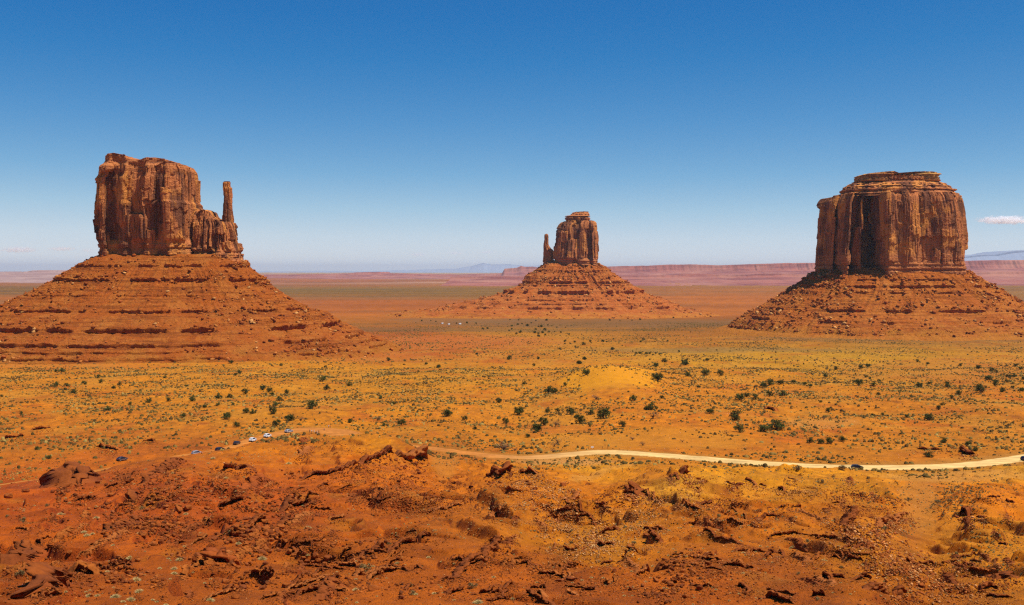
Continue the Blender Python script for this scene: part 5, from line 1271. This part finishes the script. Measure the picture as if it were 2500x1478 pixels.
def dens1(X, Y, px, py):
    d = .14 + 1.0 * ss(-.12, .25, fbm(X / 45, Y / 60, 4, 201)) * (.5 + .9 * ss(-.3, .3, fbm(X / 12, Y / 14, 2, 202)))
    d = d * (1 - .97 * np.exp(-in_ell(px, py, (1500, 935, 118, 44)) ** 2)) * (1 - .85 * np.exp(-in_ell(px, py, (1620, 1085, 330, 26)) ** 2)) * (1 - .9 * np.exp(-in_ell(px, py, (1700, 1015, 90, 12))))
    d = d * (1 - .8 * np.exp(-in_ell(px, py, (2280, 1110, 120, 20)))) * (1 - .7 * np.exp(-in_ell(px, py, (870, 1010, 160, 24)))) * (1 - .9 * np.exp(-in_ell(px, py, (2010, 1035, 80, 14))))
    return d * .9
SC_ = [(.09, .045, .009), (.12, .068, .012), (.15, .092, .02), (.21, .125, .026), (.30, .19, .045), (.10, .058, .012), (.08, .05, .01)]
scrub(105000, 400, 1150, .34, 1.35, 1, 'low_scrub', dens1, SC_, BUSHV)
scrub(40000, 430, 1100, .3, .75, 4, 'dry_grass', lambda X, Y, px, py: dens1(X, Y, px, py) * ss(-.1, .25, fbm(X / 80, Y / 80, 3, 205)), [(.42, .26, .06), (.48, .31, .08), (.36, .23, .06)], SPK)
scrub(60000, 1150, 2600, .6, 1.7, 2, 'low_scrub', lambda X, Y, px, py: .15 + .85 * ss(-.1, .3, fbm(X / 160, Y / 220, 3, 203)), [(.09, .05, .012), (.11, .068, .015), (.14, .09, .02)], BUSHV)
# ------------------------------------------------------------------ vehicles
def paint(name, c, rough=.4, metal=0):
    m, nt, b = newmat(name); b.inputs['Roughness'].default_value = rough; b.inputs['Specular IOR Level'].default_value = .5; b.inputs['Metallic'].default_value = metal
    tc = nd(nt, 'ShaderNodeTexCoord'); n = noise_node(nt, tc.outputs['Object'], 1.5, 3); sp = nd(nt, 'ShaderNodeSeparateXYZ'); nt.links.new(tc.outputs['Object'], sp.inputs[0])
    dust = mval(nt, 'MULTIPLY', ramp(nt, sp.outputs[2], [(.3, (.55,) * 3), (.9, (.05,) * 3)]).outputs[0], mval(nt, 'ADD', n.outputs['Fac'], .2))
    nt.links.new(mix(nt, c, (.40, .20, .08), dust), b.inputs['Base Color']); return m
PAINT = {'white': paint('white_paint', (.80, .79, .76), .3, 0), 'black': paint('black_paint', (.012, .012, .014)), 'silver': paint('silver_paint', (.42, .42, .43), .35, .2), 'blue': paint('dark_blue_paint', (.015, .02, .045)), 'grey': paint('grey_paint', (.16, .16, .17), .4, .1)}
M_glass = simple('car_glass', (.012, .014, .018), .06, .7); M_tyre = simple('tyre_rubber', (.018, .016, .015), .85); M_rim = simple('wheel_alloy', (.45, .44, .42), .3, .5, .8)
M_lamp = simple('head_lamp', (.75, .75, .72), .1, .6); M_tail = simple('tail_lamp', (.35, .02, .015), .2, .5); M_trim = simple('dark_trim', (.02, .02, .02), .6)
def bmloft(prof, ys):
    """prof(y_index) -> list of (x, z); ys widths"""
    bm = bmesh.new(); rings = []
    for k, y in enumerate(ys): rings.append([bm.verts.new((x, y * wv, z)) for x, z, wv in prof(k)])
    for A, B in zip(rings[:-1], rings[1:]):
        n = len(A)
        for i in range(n): bm.faces.new((A[i], A[(i + 1) % n], B[(i + 1) % n], B[i]))
    bm.faces.new(rings[0][::-1]); bm.faces.new(rings[-1])
    bmesh.ops.triangulate(bm, faces=[f for f in bm.faces if len(f.verts) > 4]); bmesh.ops.recalc_face_normals(bm, faces=bm.faces[:]); return bm
def car_body(rear='suv'):
    up = [(-2.22, .98), (-2.08, 1.14), (-1.86, 1.56), (-1.6, 1.66), (-.6, 1.72), (.25, 1.68), (.62, 1.56), (1.22, 1.12), (1.9, 1.02), (2.26, .88)] if rear == 'suv' else \
         [(-2.22, .98), (-1.95, 1.12), (-1.35, 1.46), (-.95, 1.54), (-.4, 1.57), (.2, 1.54), (.62, 1.42), (1.22, 1.06), (1.9, .98), (2.26, .84)]
    lo = [(2.36, .62), (2.32, .36), (1.85, .27), (1.78, .52), (1.45, .70), (1.12, .52), (1.05, .27), (-1.0, .27), (-1.07, .52), (-1.4, .70), (-1.73, .52), (-1.8, .27), (-2.26, .36), (-2.34, .66)]
    out = up + lo
    def prof(k):
        e = [.0, .02, .0, .0, .02, .0][k] if k < 6 else 0
        s = [.97, 1, 1, 1, 1, .97][k]
        r = []
        for x, z in out:
            wv = 1 - max(0, z - 1.02) * .36
            if abs(x) > 2.1: wv *= .93
            xx = x * (s if abs(x) > 1.9 else 1); zz = z - (.03 if k in (0, 5) and z > .9 else 0)
            r.append((xx, zz, wv))
        return r
    return bmloft(prof, [-.93, -.88, -.4, .4, .88, .93])
def quad_slab(p, off, th=.012):
    bm = bmesh.new(); P = [Vector(q) for q in p]; n = (P[1] - P[0]).cross(P[2] - P[0]).normalized()
    if n.dot(Vector(off)) < 0: n = -n
    a = [bm.verts.new(q + n * .018) for q in P]; b = [bm.verts.new(q - n * th) for q in P]
    bm.faces.new(a); bm.faces.new(b[::-1])
    for i in range(len(P)): bm.faces.new((a[i], b[i], b[(i + 1) % len(P)], a[(i + 1) % len(P)]))
    bmesh.ops.recalc_face_normals(bm, faces=bm.faces[:]); return bm
def cyl(r, w_, seg=20, bev=.03):
    bm = bmesh.new(); pr = [(0, -w_ / 2), (r - bev, -w_ / 2), (r, -w_ / 2 + bev), (r, w_ / 2 - bev), (r - bev, w_ / 2), (0, w_ / 2)]; rings = []
    for q, y in pr[1:-1]: rings.append([bm.verts.new((q * math.cos(t), y, q * math.sin(t))) for t in [k * 2 * math.pi / seg for k in range(seg)]])
    for A, B in zip(rings[:-1], rings[1:]):
        for k in range(seg): bm.faces.new((A[k], A[(k + 1) % seg], B[(k + 1) % seg], B[k]))
    bm.faces.new(rings[0][::-1]); bm.faces.new(rings[-1]); return bm
def boxm(x0, x1, y0, y1, z0, z1, bev=.02):
    bm = bmesh.new(); bmesh.ops.create_cube(bm, size=1); bmesh.ops.scale(bm, vec=(x1 - x0, y1 - y0, z1 - z0), verts=bm.verts); bmesh.ops.translate(bm, vec=((x0 + x1) / 2, (y0 + y1) / 2, (z0 + z1) / 2), verts=bm.verts)
    if bev: bmesh.ops.bevel(bm, geom=bm.edges[:], offset=bev, segments=1, affect='EDGES')
    return bm
def make_car(name, colour, shape):
    t = empty(name)
    link('body', mesh_from_bm(car_body(shape), 'body'), PAINT[colour], t)
    H = 1 if shape == 'suv' else .9
    for sy in (-1, 1):
        def sp(x, z): return (x, sy * .93 * (1 - max(0, z - 1.02) * .36), z)
        if shape == 'suv': A = [sp(.55, 1.14), sp(1.1, 1.12), sp(.58, 1.5), sp(.3, 1.58), sp(-.38, 1.6), sp(-.38, 1.14)]; B = [sp(-.46, 1.14), sp(-.46, 1.6), sp(-1.25, 1.57), sp(-1.25, 1.15)]; C_w = [sp(-1.33, 1.15), sp(-1.33, 1.56), sp(-1.7, 1.5), sp(-1.9, 1.18)]
        else: A = [sp(1.05, 1.07), sp(.58, 1.36), sp(.2, 1.45), sp(-.3, 1.47), sp(-.3, 1.07)]; B = [sp(-.38, 1.07), sp(-.38, 1.47), sp(-.95, 1.44), sp(-1.1, 1.08)]; C_w = [sp(-1.18, 1.08), sp(-1.05, 1.42), sp(-1.3, 1.38), sp(-1.7, 1.12)]
        if len(A) == 6: A = A[1:]
        for q in (A, B, C_w): link('window', mesh_from_bm(quad_slab(q, (0, sy, 0)), 'window'), M_glass, t)
        for x in (-1.4, 1.45):
            wh = link('wheel', mesh_from_bm(cyl(.36, .24), 'wheel'), M_tyre, t); wh.location = (x, sy * .84, .36)
            rm = link('rim', mesh_from_bm(cyl(.23, .25, 16, .02), 'rim'), M_rim, wh)
        link('headlight', mesh_from_bm(boxm(2.14, 2.27, sy * .72 - .16, sy * .72 + .16, .74, .86), 'headlight'), M_lamp, t)
        link('tail_light', mesh_from_bm(boxm(-2.31, -2.16, sy * .74 - .1, sy * .74 + .1, .84, 1.06), 'tail_light'), M_tail, t)
        link('mirror', mesh_from_bm(boxm(.72, .9, sy * 1.0 - .1, sy * 1.0 + .1, 1.1, 1.24), 'mirror'), PAINT[colour], t)
    w1 = lambda z: .8 * (1 - max(0, z - 1.02) * .36)
    if shape == 'suv': fw = [(1.16, -.78, 1.165), (1.16, .78, 1.165), (.70, .68, 1.505), (.70, -.68, 1.505)]; bw_ = [(-2.07, -.74, 1.175), (-2.07, .74, 1.175), (-1.90, .66, 1.50), (-1.90, -.66, 1.50)]
    else: fw = [(1.14, -.78, 1.11), (1.14, .78, 1.11), (.68, .70, 1.39), (.68, -.70, 1.39)]; bw_ = [(-1.88, -.74, 1.16), (-1.88, .74, 1.16), (-1.42, .66, 1.42), (-1.42, -.66, 1.42)]
    link('windscreen', mesh_from_bm(quad_slab(fw, (1, 0, 1)), 'windscreen'), M_glass, t)
    link('rear_window', mesh_from_bm(quad_slab(bw_, (-1, 0, 1)), 'rear_window'), M_glass, t)
    link('bumper', mesh_from_bm(boxm(-2.38, -2.2, -.82, .82, .36, .56), 'bumper'), M_trim, t); link('bumper', mesh_from_bm(boxm(2.24, 2.4, -.82, .82, .34, .54), 'bumper'), M_trim, t)
    return t
CARS = [ # px, py, colour, shape, flip, label
 (487, 1110, 'silver', 'suv', 0, 'silver SUV at the lower end of the parked line, next to the black SUV'),
 (545, 1101, 'black', 'suv', 0, 'black SUV in the parked line, next uphill from the silver one'),
 (578, 1084, 'black', 'car', 0, 'lower dark hatchback parked between the black SUV and the white cars'),
 (623, 1076, 'white', 'suv', 0, 'white SUV in the parked line, the lower of the two white ones'),
 (653, 1066, 'white', 'suv', 0, 'white SUV in the parked line, the upper of the two white ones'),
 (705, 1054.5, 'silver', 'car', 0, 'pale small car at the upper end of the line, nearest the people'),
 (2093, 1145, 'black', 'suv', 0, 'dark SUV driving alone on the pale road at the right'),
 (2506, 1122, 'blue', 'suv', 0, 'dark car cut off by the right picture edge on the road bend'),
 (298, 1127, 'blue', 'car', 0, 'dark blue car alone low on the track, farthest left of all cars'),
]
protoc = {}
def near_road(x, y):
    k = int(np.argmin((RC[:, 0] - x) ** 2 + (RC[:, 1] - y) ** 2)); a = RC[max(k - 2, 0)]; b = RC[min(k + 2, len(RC) - 1)]
    return k, math.atan2(b[1] - a[1], b[0] - a[0])
for px, py, colr, shp, flip, labl in CARS:
    key = (colr, shp)
    if key not in protoc: t = protoc[key] = make_car('parked_car' if px < 1000 else 'car', colr, shp)
    else:
        src = protoc[key]; t = src.copy(); COL.objects.link(t)
        for ch in src.children:
            c_ = ch.copy(); COL.objects.link(c_); c_.parent = t
            for g_ in ch.children: e_ = g_.copy(); COL.objects.link(e_); e_.parent = c_
        if px > 1000: t.name = 'car'
    Y = 79.3 * F / (py - HY); x = PX(px, Y)
    k, ang = near_road(x, Y)
    if px != 298:
        # keep the wheels on the road
        off = Vector((x - RC[k][0], Y - RC[k][1])); lim = road_half(*RC[k]) - 1.3
        if off.length > lim: off = off.normalized() * float(lim); x, Y = RC[k][0] + off.x, RC[k][1] + off.y
        z = road_z(x, Y) + .10
    else: z = zxy(x, Y) + .05
    t.location = (x, Y, z); t.rotation_euler = (0, 0, ang + (math.pi if flip else 0)); t['label'] = labl; t['category'] = 'car'; t['group'] = 'cars on the dirt road'
# ------------------------------------------------------------------ people
def person(name, x, y, z, rz, top, legs, hair, lab, pose=0, hat=None, h=1.72):
    bm = bmesh.new(); sw = [.0, .16, -.12][pose % 3]
    J = {'pel': (0, 0, .95), 'chest': (0, 0, 1.28), 'neck': (0, .0, 1.47), 'jaw': (0, .02, 1.55), 'head': (0, .01, 1.66), 'lh': (-.1, 0, .9), 'rh': (.1, 0, .9), 'lk': (-.11, .03 + sw, .5), 'rk': (.11, .03 - sw, .5), 'la': (-.12, -.02 + sw * 1.4, .09), 'ra': (.12, -.02 - sw * 1.4, .09), 'lt': (-.13, .15 + sw * 1.4, .04), 'rt': (.13, .15 - sw * 1.4, .04),
         'ls': (-.19, 0, 1.41), 'rs': (.19, 0, 1.41)}
    if pose == 0: J.update(le=(-.26, -.03, 1.14), lw=(-.27, .06, .9), re=(.26, -.03, 1.14), rw=(.27, .06, .9))
    elif pose == 1: J.update(le=(-.30, -.04, 1.15), lw=(-.2, .16, 1.05), re=(.30, .1, 1.25), rw=(.12, .26, 1.5))     # holding something up to the face
    else: J.update(le=(-.33, -.06, 1.16), lw=(-.16, .04, .98), re=(.26, -.05, 1.14), rw=(.28, .08, .92))
    rad = dict(pel=.15, chest=.16, neck=.06, jaw=.075, head=.1, lh=.095, rh=.095, lk=.062, rk=.062, la=.042, ra=.042, lt=.04, rt=.04, ls=.07, rs=.07, le=.045, re=.045, lw=.03, rw=.03)
    E = [('pel', 'chest'), ('chest', 'neck'), ('neck', 'jaw'), ('jaw', 'head'), ('pel', 'lh'), ('pel', 'rh'), ('lh', 'lk'), ('lk', 'la'), ('la', 'lt'), ('rh', 'rk'), ('rk', 'ra'), ('ra', 'rt'), ('chest', 'ls'), ('chest', 'rs'), ('ls', 'le'), ('le', 'lw'), ('rs', 're'), ('re', 'rw')]
    for s in 'lr':      # palm, five fingers
        wx, wy, wz = J[s + 'w']; ex, ey, ez = J[s + 'e']; dv = Vector((wx - ex, wy - ey, wz - ez)).normalized(); pm = Vector((wx, wy, wz)) + dv * .08
        J[s + 'p'] = tuple(pm); rad[s + 'p'] = .03; E.append((s + 'w', s + 'p')); side = dv.cross(Vector((1, 0, 0))).normalized()
        for f, (o_, L) in enumerate(((-.028, .06), (-.01, .075), (.01, .07), (.028, .055))):
            k = f'{s}f{f}'; J[k] = tuple(pm + side * o_ + dv * L); rad[k] = .009; E.append((s + 'p', k))
        k = s + 'th'; J[k] = tuple(Vector((wx, wy, wz)) + dv * .06 - side * .05); rad[k] = .011; E.append((s + 'w', k))
    keys = list(J); vs = {k: bm.verts.new(J[k]) for k in keys}
    for a, b in E: bm.edges.new((vs[a], vs[b]))
    me = bpy.data.meshes.new('person'); bm.to_mesh(me); bm.free()
    o = bpy.data.objects.new('person', me); COL.objects.link(o)
    md = o.modifiers.new('s', 'SKIN'); sv = me.skin_vertices[0].data
    for i, k in enumerate(keys): sv[i].radius = (rad[k], rad[k] * (.72 if k in ('chest', 'pel') else 1)); sv[i].use_root = (k == 'pel')
    o.modifiers.new('u', 'SUBSURF').levels = 2
    dg = bpy.context.evaluated_depsgraph_get(); m2 = bpy.data.meshes.new_from_object(o.evaluated_get(dg)); m2.name = 'person'
    o.modifiers.clear(); o.data = m2
    m2.materials.clear()
    for c in (M_skin, top, legs, M_shoe): m2.materials.append(c)
    for p in m2.polygons:
        c = p.center; p.use_smooth = True
        p.material_index = 3 if c.z < .1 else 2 if (c.z < .98 and abs(c.x) < .2) else 1 if (c.z < 1.46 and (abs(c.x) < .24 or c.z > 1.2)) else 0
    # face
    s_ = h / 1.76
    hb = bmesh.new(); bmesh.ops.create_icosphere(hb, subdivisions=2, radius=.118)
    for v in hb.verts:
        v.co.z = v.co.z * 1.12 + 1.685; v.co.y -= .018
    bmesh.ops.delete(hb, geom=[v for v in hb.verts if v.co.z < 1.66 and v.co.y > -.02 or v.co.z < 1.58], context='VERTS')
    link('hair', mesh_from_bm(hb, 'hair', True), hair, o)
    nb = bmesh.new(); bmesh.ops.create_cone(nb, segments=6, radius1=.018, radius2=.004, depth=.04, cap_ends=True); bmesh.ops.rotate(nb, matrix=Matrix.Rotation(-1.4, 3, 'X'), verts=nb.verts); bmesh.ops.translate(nb, vec=(0, .115, 1.63), verts=nb.verts); link('nose', mesh_from_bm(nb, 'nose', True), M_skin, o)
    for sx in (-1, 1):
        eb = bmesh.new(); bmesh.ops.create_icosphere(eb, subdivisions=1, radius=.013); bmesh.ops.translate(eb, vec=(sx * .036, .098, 1.665), verts=eb.verts); link('eye', mesh_from_bm(eb, 'eye', True), M_trim, o)
    mb = boxm(-.026, .026, .095, .108, 1.588, 1.597, 0); link('mouth', mesh_from_bm(mb, 'mouth'), M_tail, o)
    if hat:
        kb = bmesh.new(); bmesh.ops.create_cone(kb, segments=20, radius1=.21, radius2=.2, depth=.015, cap_ends=True); bmesh.ops.translate(kb, vec=(0, 0, 1.735), verts=kb.verts)
        hm_ = mesh_from_bm(kb, 'hat'); link('hat', hm_, hat, o)
    o.location = (x, y, z - .01); o.rotation_euler = (0, 0, rz); o.scale = (s_, s_, s_); o['label'] = lab; o['category'] = 'person'; o['group'] = 'visitors standing at the road end'
    return o
M_skin = simple('skin', (.45, .23, .15), .6, .3); M_shoe = simple('shoe', (.05, .04, .035)); M_wh = simple('white_cloth', (.75, .73, .7)); M_bk = simple('dark_cloth', (.03, .03, .04)); M_bl = simple('blue_cloth', (.10, .15, .32)); M_pk = simple('pink_cloth', (.6, .32, .33)); M_rd = simple('red_cloth', (.45, .05, .04)); M_kh = simple('khaki_cloth', (.35, .26, .15)); M_hr = simple('dark_hair', (.03, .02, .015)); M_tn = simple('straw_hat', (.6, .48, .28))
for px, py, tp_, lg, pose, hat, labl in [
    (756, 1057, M_kh, M_bk, 0, None, 'person in khaki shirt and dark trousers, leftmost in the tight group'), (761, 1058, M_wh, M_bk, 2, None, 'person in white top and dark trousers, second in the tight group'),
    (767, 1059, M_wh, M_kh, 1, M_tn, 'person in straw hat, white top and khaki trousers amid the group'), (774, 1060, M_wh, M_wh, 0, M_tn, 'person dressed all in white with a straw hat, among the group'),
    (778.5, 1059, M_bk, M_bk, 2, None, 'person dressed all in black, rightmost in the tight group'),
    (791.5, 1054, M_bl, M_bk, 0, None, 'person in blue top standing alone between the two groups'), (802, 1046, M_wh, M_bk, 1, None, 'person in white top, left of the far pair'), (806, 1047, M_rd, M_bk, 0, None, 'person in red top, right of the far pair')]:
    h_ = hit(px, py, 430)
    person('person', h_[0], h_[1], h_[2], random.uniform(-.8, .8) + (math.pi if pose == 0 else 0), tp_, lg, M_hr, labl, pose, hat, random.uniform(1.62, 1.82))
# ------------------------------------------------------------------ roadside sign, posts
M_wood = simple('weathered_wood', (.12, .07, .04), var=.3); M_board = simple('sign_board', (.80, .76, .66), .6)
h_ = hit(1446, 1097, 430); t = empty('roadside_sign', h_, .15); tag(t, 'small blank white sign board on two short wooden legs beside the pale road', 'sign')
link('board', mesh_from_bm(boxm(-.62, .62, -.03, .03, .55, 1.3, .01), 'board'), M_board, t)
for sx in (-.5, .5): link('post', mesh_from_bm(boxm(sx - .05, sx + .05, .035, .12, -.3, 1.2, .01), 'post'), M_wood, t)
lab = []
for px, py, hh in [(1437, 1096, .95), (1471, 1095, .9), (1484, 1095, .95), (1477, 1090, 1.1), (1512, 1098, .6), (1532, 1101, .5)]:
    h_ = hit(px, py, 430); bm = bmesh.new(); tube(bm, [(0, 0, -.3), (.01, 0, hh * .5), (.03, .01, hh)], [.1, .09, .08], 8)
    o = link('wooden_post', mesh_from_bm(bm, 'wooden_post'), M_wood); o.location = h_; root_tag(o, 'post', 'short wooden posts along the road'); lab.append((o, px, py))
label_set(lab, 'short wooden post')
# ------------------------------------------------------------------ white trailers of the far homestead
for px, py, L, labl in [(1123, 793, 8.5, 'white trailer on the far plain, the largest and rightmost of three'), (1096, 794, 6, 'white trailer on the far plain, between the other two'), (1080, 792, 5.5, 'white trailer on the far plain, leftmost of three')]:
    h_ = hit(px, py, 1200); t = empty('trailer', h_, .2 + .1 * L); tag(t, labl, 'trailer', 'white trailers on the far plain')
    bm = boxm(-L / 2, L / 2, -1.3, 1.3, .5, 3.4, .25); link('body', mesh_from_bm(bm, 'body'), PAINT['white'], t)
    for x in (-L * .3, 0, L * .28): link('window', mesh_from_bm(boxm(x - .45, x + .45, -1.34, -1.29, 1.7, 2.4, .01), 'window'), M_glass, t)
    link('door', mesh_from_bm(boxm(L * .4 - .4, L * .4 + .35, -1.34, -1.29, .7, 2.7, .01), 'door'), PAINT['grey'], t)
    for sy in (-1.2, 1.2):
        wh = link('wheel', mesh_from_bm(cyl(.4, .25), 'wheel'), M_tyre, t); wh.location = (0, sy, .4)
# ------------------------------------------------------------------ clouds
def cloud(px, py, wpx, hpx, Y, seed, dens, lab):
    m = bpy.data.materials.new('cloud_vapour'); m.use_nodes = True; nt = m.node_tree; nt.nodes.remove(nt.nodes['Principled BSDF'])
    v = nt.nodes.new('ShaderNodeVolumePrincipled'); v.inputs['Color'].default_value = (1, 1, 1, 1); v.inputs['Anisotropy'].default_value = 0
    tc = nd(nt, 'ShaderNodeTexCoord'); ln = nd(nt, 'ShaderNodeVectorMath'); ln.operation = 'LENGTH'; nt.links.new(tc.outputs['Object'], ln.inputs[0])
    mp = nd(nt, 'ShaderNodeMapping'); mp.inputs['Scale'].default_value = (3.4, 1.5, 1.0); mp.inputs['Location'].default_value = (seed, seed * 2, 0); nt.links.new(tc.outputs['Object'], mp.inputs['Vector'])
    n = noise_node(nt, mp.outputs[0], 1.5, 5, .6)
    d_ = mval(nt, 'MAXIMUM', mval(nt, 'MULTIPLY', mval(nt, 'SUBTRACT', mval(nt, 'ADD', n.outputs['Fac'], mval(nt, 'MULTIPLY', mval(nt, 'SUBTRACT', 1.0, ln.outputs['Value']), .5)), .60), dens), 0)
    nt.links.new(d_, v.inputs['Density']); nt.links.new(v.outputs[0], nt.nodes['Material Output'].inputs['Volume'])
    bm = bmesh.new(); bmesh.ops.create_icosphere(bm, subdivisions=3, radius=1); me = mesh_from_bm(bm, 'cloud')
    o = link('cloud', me, m); s = Y / F; o.location = (PX(px, Y), Y, PZ(py, Y)); o.scale = (wpx * s / 2, wpx * s * .2, hpx * s / 2)
    return tag(o, lab, 'cloud', 'small thin clouds low in the sky', 'structure')
cloud(2455, 538, 180, 26, 26000, 1.3, .05, 'brightest thin white cloud right of the massive butte')
for i, (px, py, w_, h_, lb) in enumerate([(45, 610, 120, 20, 'faint low cloud at far left, largest of the left ones'), (150, 608, 90, 14, 'faint low cloud just left of the broad butte foot'), (214, 612, 40, 12, 'tiny faint cloud touching the broad butte left side'),
        (1020, 622, 60, 13, 'faint low cloud left of the distant blue mountain'), (1112, 618, 55, 12, 'faint low cloud over the distant blue mountain'), (1190, 616, 60, 9, 'faint thin cloud between mountain and narrow butte')]):
    cloud(px, py, w_, h_, 55000, 3.1 + i, .012, lb)
